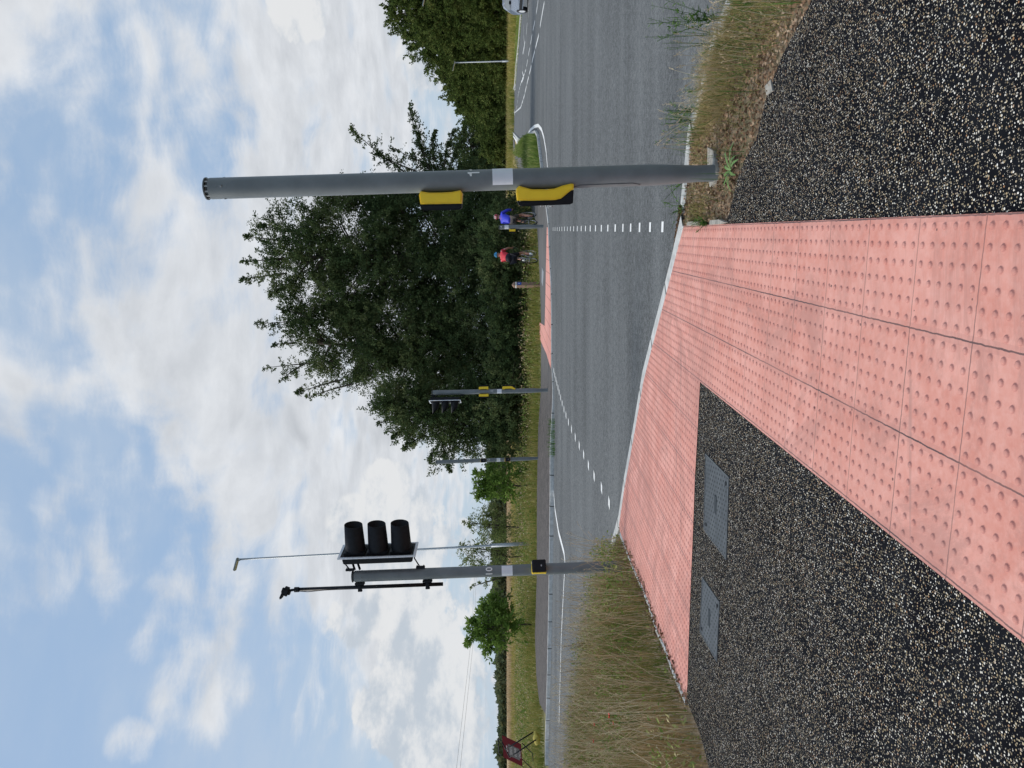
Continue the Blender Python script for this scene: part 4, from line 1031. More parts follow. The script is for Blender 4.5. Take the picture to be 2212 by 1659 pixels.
def rider(loc, yaw, label, top_m, short_m, helmet_m, helmet2, side_m=None, sleeves=True, sock=None):
    root = empty('person', loc, label, 'person', 'cyclists riding along the far path', rz=yaw)
    pel = (0, -.22, 1.0); chest = (0, .03, 1.30); neck = (0, .17, 1.45); hd = (0, .22, 1.545); hd2 = (0, .235, 1.70)
    pts = [pel, (0, -.12, 1.14), chest, (0, .11, 1.40), neck, (0, .205, 1.50), hd, (0, .225, 1.63)]
    edges = [(i, i + 1) for i in range(7)]; rads = [(.155, .12), (.14, .11), (.165, .12), (.14, .10), .058, .07, (.08, .095), .07]
    def chain(start, ps, rs_):
        prev = start
        for p_, r_ in zip(ps, rs_): pts.append(p_); rads.append(r_); edges.append((prev, len(pts) - 1)); prev = len(pts) - 1
        return prev
    arms = {}
    for s in (-1, 1):
        sh = (s * .19, .12, 1.39); el = (s * .27, .26, 1.16); wr = (s * .215, .42, 1.02); hn_ = (s * .21, .475, .985)
        e = chain(3, [sh, el, wr, hn_], [.062, .044, .029, (.03, .022)])
        for k in range(4):   # fingers curled over the hood of the bar
            o_ = -.024 + .016 * k; ln = (.85, 1, .95, .75)[k]
            chain(e, [(s * (.235), .50 + o_ * .9, .99), (s * .238, .51 + o_ * .9, .965), (s * .222, .508 + o_ * .9, .945 + .01 * (1 - ln))], [.009, .0085, .007])
        chain(e, [(s * .185, .49, .985), (s * .18, .515, .965)], [.010, .008])
        arms[s] = (sh, el, wr)
        hip = (s * .09, -.20, .97)
        kn, an, hl, toe = ((s * .11, .13, .62), (s * .12, -.06, .20), (s * .12, -.11, .145), (s * .12, .06, .13)) if s > 0 else ((s * .12, .20, .80), (s * .12, -.09, .53), (s * .12, -.14, .485), (s * .12, .03, .475))
        chain(0, [hip, kn, an, toe], [.095, .062, .038, .034])
        arms[(s, 'l')] = (hip, kn, an, hl, toe)
    body = skin_mesh('body', pts, edges, rads, M_SKIN, root, 1)
    # face on the far side: nose, ears, mouth line
    bm = bmesh.new(); add_prism(bm, [(-.012, 1.54), (.012, 1.54), (.004, 1.585)], .305, .335); bmesh.ops.recalc_face_normals(bm, faces=bm.faces[:]); obj('nose', bm, M_SKIN, root)
    for s in (-1, 1):
        bm = bmesh.new(); bmesh.ops.create_icosphere(bm, subdivisions=1, radius=.022, matrix=Matrix.Translation((s * .082, .21, 1.565)) @ Matrix.Diagonal((.5, .8, 1.4, 1))); obj('ear', bm, M_SKIN, root, True)
        bm = bmesh.new(); bmesh.ops.create_icosphere(bm, subdivisions=1, radius=.010, matrix=Matrix.Translation((s * .032, .308, 1.59))); obj('eye', bm, M_WHITE, root, True)
    # jersey
    tp2 = [(0, -.22, 1.03), (0, -.12, 1.15), chest, (0, .11, 1.41), (0, .155, 1.455)]; ed = [(0, 1), (1, 2), (2, 3), (3, 4)]; rr = [(.175, .14), (.165, .13), (.19, .14), (.16, .115), .075]
    for s in (-1, 1):
        sh, el, wr = arms[s]; n0 = len(tp2)
        if sleeves: tp2 += [sh, el, wr]; rr += [.08, .06, .042]; ed += [(3, n0), (n0, n0 + 1), (n0 + 1, n0 + 2)]
        else:
            md = tuple(a + (b_ - a) * .55 for a, b_ in zip(sh, el)); tp2 += [sh, md]; rr += [.08, .064]; ed += [(3, n0), (n0, n0 + 1)]
    jer = skin_mesh('jersey', tp2, ed, rr, top_m, root, 2)
    if side_m:
        bm = bmesh.new(); add_tube(bm, [(0, -.235, 1.015), (0, -.17, 1.10), (0, -.11, 1.17)], [.168, .176, .168], 14); obj('jersey_hem', bm, side_m, jer, True)
        for s in (-1, 1):
            sh, el, wr = arms[s]; tube('sleeve_stripe', [Vector(sh) + Vector((0, -.06, .055)), Vector(sh) * .45 + Vector(el) * .55 + Vector((s * .03, -.05, .03))], .022, M_WHITE, jer, 8)
    # shorts
    sp_ = [(0, -.23, 1.0)]; se = []; sr = [(.165, .145)]
    for s in (-1, 1):
        hip, kn, an, hl, toe = arms[(s, 'l')]; n0 = len(sp_); mid = tuple(a + (b_ - a) * .72 for a, b_ in zip(hip, kn)); sp_ += [hip, mid]; sr += [.115, .084]; se += [(0, n0), (n0, n0 + 1)]
    skin_mesh('shorts', sp_, se, sr, short_m, root, 2)
    for s in (-1, 1):
        hip, kn, an, hl, toe = arms[(s, 'l')]
        skin_mesh('shoe', [hl, toe, tuple(a + (b_ - a) * .5 for a, b_ in zip(hl, toe))], [(0, 2), (2, 1)], [.042, .034, .045], M_BLACK, root, 2)
        if sock: a = Vector(an); k_ = Vector(kn); tube('sock', [a + (a - k_) * .05, a + (k_ - a) * .28], [.044, .048], sock, root, 10)
    # helmet
    bm = bmesh.new(); bmesh.ops.create_uvsphere(bm, u_segments=20, v_segments=12, radius=1)
    bmesh.ops.delete(bm, geom=[v for v in bm.verts if v.co.z < -.15], context='VERTS')
    for v in bm.verts: v.co = Vector((v.co.x * .105, v.co.y * .135, v.co.z * .115)) + Vector((0, .218, 1.615))
    he = obj('helmet', bm, helmet_m, root, True)
    for s in (-1, 0, 1):
        bm = bmesh.new(); add_tube(bm, [Vector((s * .045, .218 + .137 * math.sin(a), 1.617 + .118 * math.cos(a))) * 1.0 for a in [R(q_) for q_ in range(-85, 86, 17)]], .007, 6); obj('helmet_rib', bm, helmet2, he, True)
    return root
r1 = G(1162, 563.6); f1 = G(1160.7, 545)
mid = (r1 + f1) / 2; yaw1 = R(-27)
bicycle(mid, yaw1, 'road bicycle with pale rims under the rider in red', (.35, .35, .36))
rider(mid, yaw1, 'cyclist in red and black jersey and blue helmet riding away', plain('red_jersey', (.62, .03, .05), .7), plain('black_lycra', (.012, .012, .018), .6), plain('blue_helmet', (.04, .33, .62), .35), M_BLACK, plain('black_lycra', (.012, .012, .018), .6), False, M_WHITE)
r2 = G(1160, 481.6); f2 = G(1159.3, 462.4); mid2 = (r2 + f2) / 2; yaw2 = R(-30)
bicycle(mid2, yaw2, 'dark bicycle under the rider in blue behind the short post', (.03, .03, .035))
rider(mid2, yaw2, 'cyclist in a bright blue jacket and red-and-white helmet', plain('blue_jacket', (.035, .05, .62), .6), plain('brown_shorts', (.06, .05, .045), .7), plain('red_helmet', (.45, .015, .03), .35), M_WHITE, None, True, None)

for o_ in list(bpy.data.objects):
    if o_.parent is None and o_.name.split('.')[0] in ('person', 'bicycle'): o_.scale = (1.06, 1.06, 1.06)
# =================================================================== TREES
def branch_pts(a, b, bend, n=5):
    a = np.array(a, float); b = np.array(b, float); ts = np.linspace(0, 1, n)[:, None]
    mid = (a + b) / 2 + np.array([0, 0, bend]); return (1 - ts) ** 2 * a + 2 * ts * (1 - ts) * mid + ts ** 2 * b
def tree(name, base, lobes, label, cat, leafm, nclump, leaf=.11, per=420, group=None, shoots=(), spread=.62, trunk_r=.22, droop=.35, trunk_pts=None, stems=1, twlen=1.05, lw=.30):
    """lobes: (dx, dy, z, rx, ry, rz) ellipsoids of the crown relative to the base"""
    base = Vector(base); root = empty(name, base, label, cat, group)
    vol = np.array([l[3] * l[4] * l[5] for l in lobes]) ** .8; vol /= vol.sum()
    ends = []
    for _ in range(nclump):
        l = lobes[rng.choice(len(lobes), p=vol)]
        v = rng.normal(0, 1, 3); v /= np.linalg.norm(v); r_ = rng.uniform(.35, 1) ** .55
        e = np.array([l[0] + v[0] * l[3] * r_, l[1] + v[1] * l[4] * r_, max(.25, l[2] + v[2] * l[5] * r_)]); ends.append((e, l))
    hmax = max(l[2] + l[5] * .55 for l in lobes)
    bm = bmesh.new()
    for s in range(stems):
        ox = 0 if stems == 1 else rng.uniform(-1, 1) * max(abs(l[0]) for l in lobes) * .7
        add_tube(bm, [(ox * .3 if False else ox, 0, -.2), (ox + rng.uniform(-.2, .2), 0, hmax * .3), (ox * 1.1 + rng.uniform(-.4, .4), 0, hmax * .65), (ox * 1.1, 0, hmax)], [trunk_r, trunk_r * .8, trunk_r * .5, trunk_r * .15], 8)
    k = max(1, len(ends) // 90)
    for e, l in ends[::k]:
        z0 = max(.3, min(hmax * .9, e[2] - np.hypot(e[0] - 0, e[1]) * .55)); start = (l[0] * .35 if stems > 1 else 0, 0, z0)
        add_tube(bm, [Vector(p_) for p_ in branch_pts(start, e, .25, 4)], [trunk_r * .28, trunk_r * .2, trunk_r * .12, .012], 5, False)
    C = []; D = []; Z = []
    for e, l in ends:
        nt = max(4, per // 34); out_ = np.array([e[0] - l[0], e[1] - l[1], (e[2] - l[2]) * 1.0]); out_ /= max(1e-3, np.linalg.norm(out_))
        for _ in range(nt):
            dr = out_ * .8 + rng.normal(0, .42, 3) + np.array([.22, 0, .28]); dr /= np.linalg.norm(dr); st = e + rng.normal(0, spread * .4, 3); ln = rng.uniform(.4, 1) * twlen
            m_ = per // nt; tt = rng.uniform(0, 1, m_)
            pts_ = st + dr * (tt * ln)[:, None] + np.array([0, 0, -droop]) * (tt ** 2 * ln)[:, None] + rng.normal(0, .035 + spread * .035, (m_, 3))
            C.append(pts_); D.append(dr + rng.normal(0, .8, (m_, 3)) + np.array([0, 0, -.35]))
            Z.append(np.full(m_, rng.uniform(0, 1)))
    for (a, b2, n_) in shoots:
        a = np.array(a) - np.array(base); b2 = np.array(b2) - np.array(base); bp_ = branch_pts(a, b2, .3, 7)
        add_tube(bm, [Vector(p_) for p_ in bp_], [.05, .045, .038, .03, .022, .014, .006], 5, False)
        L_ = np.linalg.norm(b2 - a)
        for i in range(n_):
            tt = rng.uniform(.05, 1); p_ = bp_[0] * (1 - tt) + bp_[-1] * tt + (np.array([0, 0, .3]) * 2 * tt * (1 - tt)) ; ll = L_ * .26 * (1.15 - tt)
            sd_ = rng.normal(0, 1, 3); sd_[2] *= .5; sd_ = sd_ / np.linalg.norm(sd_) + (b2 - a) / L_ * .6
            m_ = 26; q_ = rng.uniform(0, 1, m_); C.append(p_ + sd_ * (q_ * ll)[:, None] + np.array([0, 0, -.4]) * (q_ ** 2 * ll)[:, None] + rng.normal(0, .035, (m_, 3))); D.append(sd_ + rng.normal(0, .9, (m_, 3))); Z.append(np.full(m_, rng.uniform(0, 1)))
    C = np.concatenate(C); D = np.concatenate(D); Z = np.concatenate(Z); C[:, 2] = np.maximum(C[:, 2], .05)
    n = len(C); V = leaf_arrays(C, D, leaf * rng.uniform(.6, 1.25, n), lw); at = np.clip(Z * .6 + rng.uniform(0, .4, n), 0, 1)
    obj('trunk', bm, M_BARK, root, True)
    np_obj('crown', V, [(np.arange(n)[:, None] * 4 + np.array([[0, 1, 2, 3]]))], leafm, root, np.repeat(at, 4))
    return root
GT = 'big dark trees behind the far footway'
def at_(x, y, d):
    p_ = P(x, y, d); return Vector((p_.x, p_.y, 0))
def rel(x, y, d, b_):   # picture position -> offset from a tree base at distance d
    p_ = P(x, y, d); return (p_.x - b_.x, p_.y - b_.y, p_.z)
def lob(lst, b_, ry=2.2):
    o_ = []
    for (x, y, d, rv, rh) in lst:   # rv, rh: radii in picture px vertical(upright)/horizontal
        c = rel(x, y, d, b_); s_ = d / F_PX; o_.append((c[0], c[1], c[2], rh * s_, min(ry, rh * s_), rv * s_))
    return o_
# tree A, tallest, right of centre
D1 = 40
bA = at_(1140, 560, D1)
tree('broadleaf_tree', bA, lob([(1040, 550, D1, 95, 75), (1095, 460, D1, 50, 55), (900, 560, D1 + 1.5, 120, 90), (680, 560, D1, 100, 70), (640, 500, D1, 90, 45), (760, 500, D1, 120, 85), (800, 620, D1, 130, 80), (900, 480, D1, 130, 75), (950, 590, D1, 140, 80), (1050, 500, D1 - 1, 80, 85), (1040, 600, D1 - 1, 85, 80), (620, 590, D1, 60, 28), (700, 640, D1, 90, 45), (740, 435, D1, 60, 30)], bA, 2.6),
     'tallest dark green tree, right half of the big clump, its top with feathery shoots', 'tree', M_LEAFD, 760, .105, 340, GT, trunk_r=.3,
     shoots=[(P(620, 590, D1), P(515, 605, D1), 26), (P(620, 560, D1), P(522, 565, D1), 26), (P(620, 520, D1), P(530, 510, D1), 24), (P(640, 500, D1), P(560, 487, D1), 20), (P(700, 470, D1), P(640, 445, D1), 20), (P(760, 440, D1), P(695, 425, D1), 20), (P(620, 620, D1), P(580, 640, D1), 20)])
bB = at_(1140, 740, D1 + 1)
tree('broadleaf_tree', bB, lob([(1040, 740, D1 + 1, 95, 90), (930, 760, D1 + 2, 100, 80), (760, 740, D1 + 1, 110, 70), (700, 700, D1 + 1, 80, 50), (860, 700, D1 + 1, 130, 90), (880, 810, D1 + 1, 110, 60), (980, 740, D1, 120, 90), (1050, 690, D1 - 1, 75, 80), (1050, 800, D1 - 1, 75, 80), (740, 800, D1 + 1, 60, 40)], bB, 2.6),
     'broad dark green tree in the middle of the big clump, behind the brown bollard', 'tree', M_LEAFD, 620, .105, 340, GT, trunk_r=.26,
     shoots=[(P(700, 690, D1), P(555, 700, D1), 30), (P(660, 680, D1), P(600, 665, D1), 16), (P(720, 780, D1), P(568, 795, D1), 34), (P(660, 785, D1), P(600, 830, D1), 16), (P(740, 820, D1), P(640, 850, D1), 24), (P(760, 830, D1), P(660, 860, D1), 20), (P(640, 740, D1), P(590, 745, D1), 14)])
bC = at_(1140, 900, D1 - 2)
tree('broadleaf_tree', bC, lob([(880, 870, D1 - 2, 65, 40), (940, 900, D1 - 2, 90, 55), (1010, 890, D1 - 2, 80, 60), (1070, 880, D1 - 3, 50, 60), (980, 960, D1 - 2, 45, 32), (1085, 950, D1 - 3, 32, 42)], bC, 2.0),
     'smaller dark tree at the left end of the big clump behind the far three-lamp pole', 'tree', M_LEAFD, 290, .105, 300, GT, trunk_r=.2,
     shoots=[(P(880, 900, D1 - 2), P(815, 915, D1 - 2), 20), (P(900, 920, D1 - 2), P(845, 945, D1 - 2), 20), (P(920, 940, D1 - 2), P(870, 972, D1 - 2), 22), (P(960, 970, D1 - 2), P(975, 1018, D1 - 2), 16), (P(950, 960, D1 - 2), P(930, 1000, D1 - 2), 16)])
bD = at_(1135, 390, D1 + 1)
tree('broadleaf_tree', bD, lob([(960, 400, D1 + 1, 60, 42), (900, 425, D1 + 1, 60, 40), (1020, 420, D1 + 1, 45, 50), (960, 350, D1 + 1, 28, 22), (820, 430, D1 + 1, 50, 26)], bD, 1.8),
     'dark feathery tree behind the nearest pole with long shoots reaching to the right', 'tree', M_LEAFD, 130, .12, 250, GT, trunk_r=.16,
     shoots=[(P(900, 390, D1), P(755, 275, D1), 40), (P(900, 370, D1), P(815, 330, D1), 20), (P(930, 370, D1), P(885, 228, D1), 44), (P(930, 350, D1), P(905, 290, D1), 24), (P(960, 360, D1), P(985, 275, D1), 34), (P(970, 380, D1), P(1000, 300, D1), 20), (P(940, 360, D1), P(850, 320, D1), 24), (P(940, 350, D1), P(940, 280, D1), 26)])
# low bramble and bushes under the clump
bH = at_(1135, 650, D1 - 4)
tree('bush', bH, lob([(1085, 500, D1 - 4, 40, 45), (1090, 570, D1 - 4, 42, 45), (1095, 650, D1 - 4, 38, 50), (1100, 730, D1 - 4, 32, 50), (1100, 820, D1 - 4, 32, 55), (1105, 890, D1 - 4, 24, 45)], bH, 1.4),
     'long low dark undergrowth along the foot of the big tree clump', 'bush', M_LEAFD, 240, .11, 260, trunk_r=.06, stems=5, twlen=.5)
# right-hand wood
GWD = 'trees of the wood on the right'
wood = [(-60, 800, 70, 'tallest dark tree of the right-hand wood, cut off by the frame edge'), (30, 832, 74, 'second tree of the right-hand wood, just inside the frame edge'), (88, 880, 82, 'wood tree just right of the distant lamp column'),
        (140, 935, 90, 'wood tree directly behind the distant lamp column'), (185, 975, 100, 'lower wood tree left of the distant lamp column'), (222, 1006, 122, 'last tree at the left end of the right-hand wood, by the far road mouth')]
for (y, top, d, lb) in wood:
    d *= 1.5
    b_ = at_(1090, y, d); hh = (1085 - top); wd = 46 if y > 0 else 70
    tree('broadleaf_tree', b_, lob([(top + hh * .9, y - 20, d - 4, hh * .16, wd * 1.1), (top + hh * .28, y, d, hh * .30, wd * .8), (top + hh * .55, y + 12, d, hh * .32, wd), (top + hh * .55, y - 22, d + 1, hh * .32, wd * .9), (top + hh * .83, y, d - 2, hh * .2, wd * 1.05)], b_, 7),
         lb, 'tree', M_LEAFM, int(110 + 200 * hh / 260), .27 * d / 90, 230, GWD, spread=1.3 * d / 90, trunk_r=.4, twlen=1.7 * d / 90,
         shoots=[(P(top + 25, y - 10, d), P(top - 2, y - 14, d), 10), (P(top + 25, y + 12, d), P(top + 4, y + 18, d), 10)])
# middle distance
mids = [(243, 998, 270, 30, 'tall thin-topped tree beyond the far road mouth', M_LEAFD), (262, 1030, 240, 26, 'rounded mid-green tree left of the far road mouth', M_LEAFM), (318, 985, 190, 46, 'large dark tree between the nearest pole and the far barrier', M_LEAFD), (370, 1000, 185, 40, 'dark tree partly hidden behind the nearest pole', M_LEAFD), (312, 1048, 165, 26, 'rounded green bush before the dark tree by the far path', M_LEAFM)]
for (y, top, d, wd, lb, lm) in mids:
    b_ = at_(1090, y, d); hh = 1088 - top
    tree('broadleaf_tree' if 'tree' in lb.split('before')[0] else 'bush', b_, lob([(top + hh * .4, y, d, hh * .4, wd * .8), (top + hh * .7, y, d, hh * .27, wd)], b_, 7), lb, 'tree' if 'tree' in lb.split('before')[0] else 'bush', lm, 130, .22 * d / 90, 210, 'trees in the middle distance', spread=d / 110, trunk_r=.3, twlen=1.3 * d / 100)
# saplings on the far verge
GS = 'young trees on the far verge'
def sap(y, x0, x1, wd, d, lb, lm, nc, lf, nm='sapling', tw=.5, tr=.05, sh=()):
    b_ = at_(1150, y, d); h2 = (x1 - x0) / 2
    return tree(nm, b_, lob([(x0 + h2 * .8, y, d, h2 * .8, wd * .75), (x0 + h2 * 1.25, y - wd * .2, d, h2 * .75, wd)], b_, 1.2), lb, 'young tree', lm, nc, lf, 70, GS, spread=.4, trunk_r=tr, twlen=tw, droop=.6, shoots=sh, lw=.2)
sap(1046, 1022, 1118, 34, 35, 'leafy green sapling left of the pole numbered 12', M_LEAFG, 36, .20, sh=[(P(1060, 1040, 35), P(1022, 1046, 35), 7), (P(1060, 1060, 35), P(1034, 1072, 35), 7), (P(1060, 1030, 35), P(1030, 1022, 35), 5)])
sap(1350, 1012, 1112, 48, 35, 'bushy bright green sapling standing alone at the left', M_LEAFG, 66, .20, sh=[(P(1050, 1350, 35), P(1010, 1392, 35), 8), (P(1050, 1340, 35), P(1016, 1345, 35), 8), (P(1070, 1390, 35), P(1050, 1412, 35), 6)])
sap(1140, 1010, 1108, 30, 42, 'thin wispy young tree right of the tall lamp column', M_LEAFW, 34, .13, tw=.8, sh=[(P(1080, 1135, 42), P(1000, 1128, 42), 10), (P(1080, 1125, 42), P(1050, 1110, 42), 8)])
sap(1200, 984, 1108, 42, 44, 'wispy young tree behind the pole numbered 10', M_LEAFW, 52, .14, tw=.9, sh=[(P(1080, 1190, 44), P(985, 1180, 44), 12), (P(1080, 1250, 44), P(1020, 1268, 44), 12), (P(1040, 1230, 44), P(1000, 1240, 44), 10)])
# distant hedges and woods across the field (one mass)
def far_mass(name, x0, x1, dist, n, size, prof, label, seed=0):
    y = rng.uniform(x0, x1, n); u = rng.uniform(0, 1, n) ** .8
    top = np.interp(y, [p_[0] for p_ in prof], [p_[1] for p_ in prof]) + 2.2 * np.sin(y * .21) + 1.5 * np.sin(y * .53 + 1)
    dep = dist + rng.uniform(-10, 10, n); px = (829.5 - y) / F_PX * dep; hz = np.maximum(.5, (1085.5 - top) / F_PX * dep * u)
    C = np.stack([px, dep, hz + H * 0], 1); D = rng.normal(0, 1, (n, 3)); V = leaf_arrays(C, D, size * rng.uniform(.6, 1.3, n))
    o_ = np_obj(name, V, [(np.arange(n)[:, None] * 4 + np.array([[0, 1, 2, 3]]))], M_LEAFF, None, np.repeat(np.clip(.5 * (.5 + .5 * np.sin(y * .15)) + rng.uniform(0, .5, n), 0, 1), 4))
    return tag(o_, label, 'hedge', kind='stuff')
far_mass('distant_hedge', 930, 1760, 260, 26000, 1.5, [(930, 1040), (1000, 1047), (1060, 1050), (1090, 1052), (1130, 1058), (1200, 1060), (1290, 1058), (1400, 1066), (1500, 1068), (1520, 1073), (1600, 1074), (1620, 1062), (1640, 1074), (1760, 1070)], 'line of far-off hedges and woods beyond the pale field')
far_mass('distant_wood', -200, 480, 330, 16000, 1.9, [(-200, 1060), (200, 1060), (300, 1060), (480, 1062)], 'far-off dark woods seen past the road and path on the right')
# yellow-flowered patch far behind
# =================================================================== GRASS
def pickz(arr): return arr
# near left: tall dry verge
lvp = [(p_.x, p_.y) for p_ in lverge]
x, y = scatter(lvp, 30000); d_ = np.hypot(x, y); h = rng.uniform(.14, .50, len(x)) * (1 + .3 * np.sin(x * 2.3) * np.sin(y * 1.7) + .2 * np.sin(x * 6.1 + y * 4))
# lower towards the pink edging
ed = np.array([(p_.x, p_.y) for p_ in XY(EDG + GR_EDGE[:3])]); dist = np.full(len(x), 9.)
for a, b_ in zip(ed, ed[1:]):
    for s in np.linspace(0, 1, 8): q_ = a + (b_ - a) * s; dist = np.minimum(dist, np.hypot(x - q_[0], y - q_[1]))
h *= np.clip(.35 + dist * 1.1, .3, 1.0)
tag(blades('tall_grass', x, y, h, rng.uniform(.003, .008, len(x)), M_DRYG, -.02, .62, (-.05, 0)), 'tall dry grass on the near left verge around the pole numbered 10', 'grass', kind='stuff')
def seedheads(name, x, y, h, mt, label, zb=-.02, r=.0016, lean=(.25, .0), headl=.07):
    bmv = []; q4 = []; t3 = []; at = []; k = 0
    for xi, yi, hi in zip(x, y, h):
        a = rng.uniform(0, 2 * np.pi); ln = abs(rng.normal(0, .38)) ; dx, dy = math.cos(a) * ln + lean[0] * 0, math.sin(a) * ln; z0 = zg(yi) + zb; v = rng.uniform(0, 1)
        cs = [np.array([xi + dx * hi * t_ ** 1.8, yi + dy * hi * t_ ** 1.8, z0 + hi * (t_ - .15 * ln * t_ * t_)]) for t_ in (0, .35, .65, .88, 1.0)]
        rs = [r * 1.4, r * 1.2, r, r * .8, r * .6]; st = k
        for c, rr_ in zip(cs, rs):
            bmv += [c + np.array([-rr_, 0, 0]), c + np.array([rr_, 0, 0])]; at += [v, v]
        for i in range(4): q4.append([st + 2 * i, st + 2 * i + 1, st + 2 * i + 3, st + 2 * i + 2])
        k += 10
        tip = cs[-1]; dr = (cs[-1] - cs[-2]); dr /= np.linalg.norm(dr)
        for j in range(7):
            c = tip - dr * headl * j / 7; o_ = rng.normal(0, 1, 3); o_ /= np.linalg.norm(o_); s_ = np.cross(dr, o_); L_ = rng.uniform(.008, .016)
            bmv += [c, c + dr * L_ * .5 + o_ * L_ * .8 + s_ * .003, c + dr * L_ * 1.4 + o_ * L_]; at += [v, v, min(1, v + .3)]
            t3.append([k, k + 1, k + 2]); k += 3
    o = np_obj(name, np.array(bmv), [np.array(q4), np.array(t3)], mt, None, np.array(at)); return tag(o, label, 'grass', kind='stuff')
x, y = scatter(lvp, 2600); sel = rng.uniform(0, 1, len(x)) < .95
seedheads('seed_stalks', x, y, rng.uniform(.40, .82, len(x)), M_STEM, 'pale seed stalks rising out of the tall dry grass at left', r=.0019, headl=.10)
# near right verge patch
sp2 = [(p_.x, p_.y) for p_ in soilp]
x, y = scatter(sp2, 34000)
nz = np.sin(x * 3.1 + 1) * np.sin(y * 2.3) + .5 * np.sin(x * 7.7) * np.sin(y * 6.1)
kd = ((x - NEARP.x) ** 2 + (y - NEARP.y) ** 2 > .13 ** 2); ke = np.full(len(x), 9.)
pe = np.array([(p_.x, p_.y) for p_ in patchw])
for a, b_ in zip(pe, pe[1:]):
    for s in np.linspace(0, 1, 10): q_ = a + (b_ - a) * s; ke = np.minimum(ke, np.hypot(x - q_[0], y - q_[1]))
dens = np.clip(ke * 2.6, .05, 1) * np.clip(.75 + .35 * nz, .2, 1); near0 = x < 2.1
keep = kd & (rng.uniform(0, 1, len(x)) < dens)
x, y, ke, nz, = x[keep], y[keep], ke[keep], nz[keep]
tall = 1 / (1 + np.exp(-(x - 2.05) * 6)); kn = np.full(len(x), 9.); kq = np.array([(p_.x, p_.y) for p_ in nearw[:11]])
for a, b_ in zip(kq, kq[1:]):
    for s in np.linspace(0, 1, 10): q_ = a + (b_ - a) * s; kn = np.minimum(kn, np.hypot(x - q_[0], y - q_[1]))
tuft = np.exp(-(((x - 1.33) / .16) ** 2 + ((y - 6.2) / .28) ** 2))
kk = ((kn > .16) | (tall > .5)) & ((tall > .3) | (tuft > .3) | (rng.uniform(0, 1, len(x)) < .45))
x, y, ke, tall, tuft = x[kk], y[kk], ke[kk], tall[kk], tuft[kk]
h = (.025 + .15 * tall * np.clip(.75 + .45 * np.sin(x * 5.1) * np.sin(y * 4.3), .25, 1.3) * np.clip(ke * 3, .3, 1) + .07 * tuft) * rng.uniform(.5, 1.5, len(x))
kf_ = rng.uniform(0, 1, len(x)) < .72; x, y, h = x[kf_], y[kf_], h[kf_]
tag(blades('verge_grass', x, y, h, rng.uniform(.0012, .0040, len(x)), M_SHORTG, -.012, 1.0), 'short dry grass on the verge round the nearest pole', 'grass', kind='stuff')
x, y = scatter(sp2, 420); k = x > 1.95; x, y = x[k], y[k]
seedheads('verge_stalks', x, y, rng.uniform(.12, .40, len(x)), M_STEM, 'thin pale stalks in the grass at right', r=.0013, headl=.05)
x, y = scatter(sp2, 1300); k = (x > 1.95) | (rng.uniform(0, 1, len(x)) < .12); x, y = x[k], y[k]
tag(blades('long_green_blades', x, y, rng.uniform(.10, .30, len(x)), rng.uniform(.002, .005, len(x)), M_WEED, -.012, .9), 'longer green grass blades in the verge at right', 'grass', kind='stuff')
# litter of leaves and straw
x, y = scatter(sp2, 9000); k = (((x - NEARP.x) ** 2 + (y - NEARP.y) ** 2) > .1 ** 2); x, y = x[k], y[k]; n = len(x)
C = np.stack([x, y, zgv(y) - .006 + rng.uniform(0, .012, n)], 1); D = rng.normal(0, 1, (n, 3)); D[:, 2] *= .25
tag(np_obj('leaf_litter', leaf_arrays(C, D, rng.uniform(.012, .034, n)), [(np.arange(n)[:, None] * 4 + np.array([[0, 1, 2, 3]]))], M_LITTER, None, np.repeat(rng.uniform(0, 1, n), 4)), 'brown leaf and straw litter on the verge at right', 'leaf litter', kind='stuff')
x2, y2 = scatter([(p_.x, p_.y) for p_ in XY([(1352, 1165), (1335, 1180), (1400, 1330), (1480, 1530), (1492, 1512), (1442, 1390), (1395, 1265)])], 1500); n = len(x2)
C = np.stack([x2, y2, zgv(y2) + rng.uniform(0, .02, n)], 1); D = rng.normal(0, 1, (n, 3)); D[:, 2] *= .3
tag(np_obj('leaf_litter', leaf_arrays(C, D, rng.uniform(.015, .045, n)), [(np.arange(n)[:, None] * 4 + np.array([[0, 1, 2, 3]]))], M_LITTER, None, np.repeat(rng.uniform(0, .7, n), 4)), 'dead brown leaves along the edging of the pink paving at left', 'leaf litter', kind='stuff')
# far verge behind the footway
def grass_area(name, poly, n, h0, h1, w, mt, label, z0=-.05, lean=.3, skip=None):
    x, y = scatter(poly, n)
    h = rng.uniform(h0, h1, n) * (1 + .35 * np.sin(x * .9) * np.sin(y * .8 + x * .2))
    return tag(blades(name, x, y, h, np.full(n, w), mt, z0, lean), label, 'grass', kind='stuff')
fb = [(p_.x, p_.y) for p_ in XY(FW_BACK[:10], .05)]
vpoly = [(-15.5, 25.2), (-13.4, 27.2)] + fb + [(fb[-1][0] + 4, 44), (8, 54), (-32, 54), (-26, 27)]
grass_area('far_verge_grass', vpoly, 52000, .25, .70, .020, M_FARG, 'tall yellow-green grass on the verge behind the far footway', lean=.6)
vp2 = [(-32, 54), (12, 54), (14, 100), (-60, 100)]
grass_area('field_grass', vp2, 26000, .35, .7, .05, M_DRYG if False else M_FARG, 'rough golden grass at the edge of the field', lean=.25)
x = rng.uniform(-60, 16, 16000); y = rng.uniform(90, 150, 16000)
tag(blades('wheat', x, y, rng.uniform(.6, .95, 16000), np.full(16000, .09), M_STEM, -.05, .12), 'pale ripe crop in the field beyond the verge', 'crop', kind='stuff')
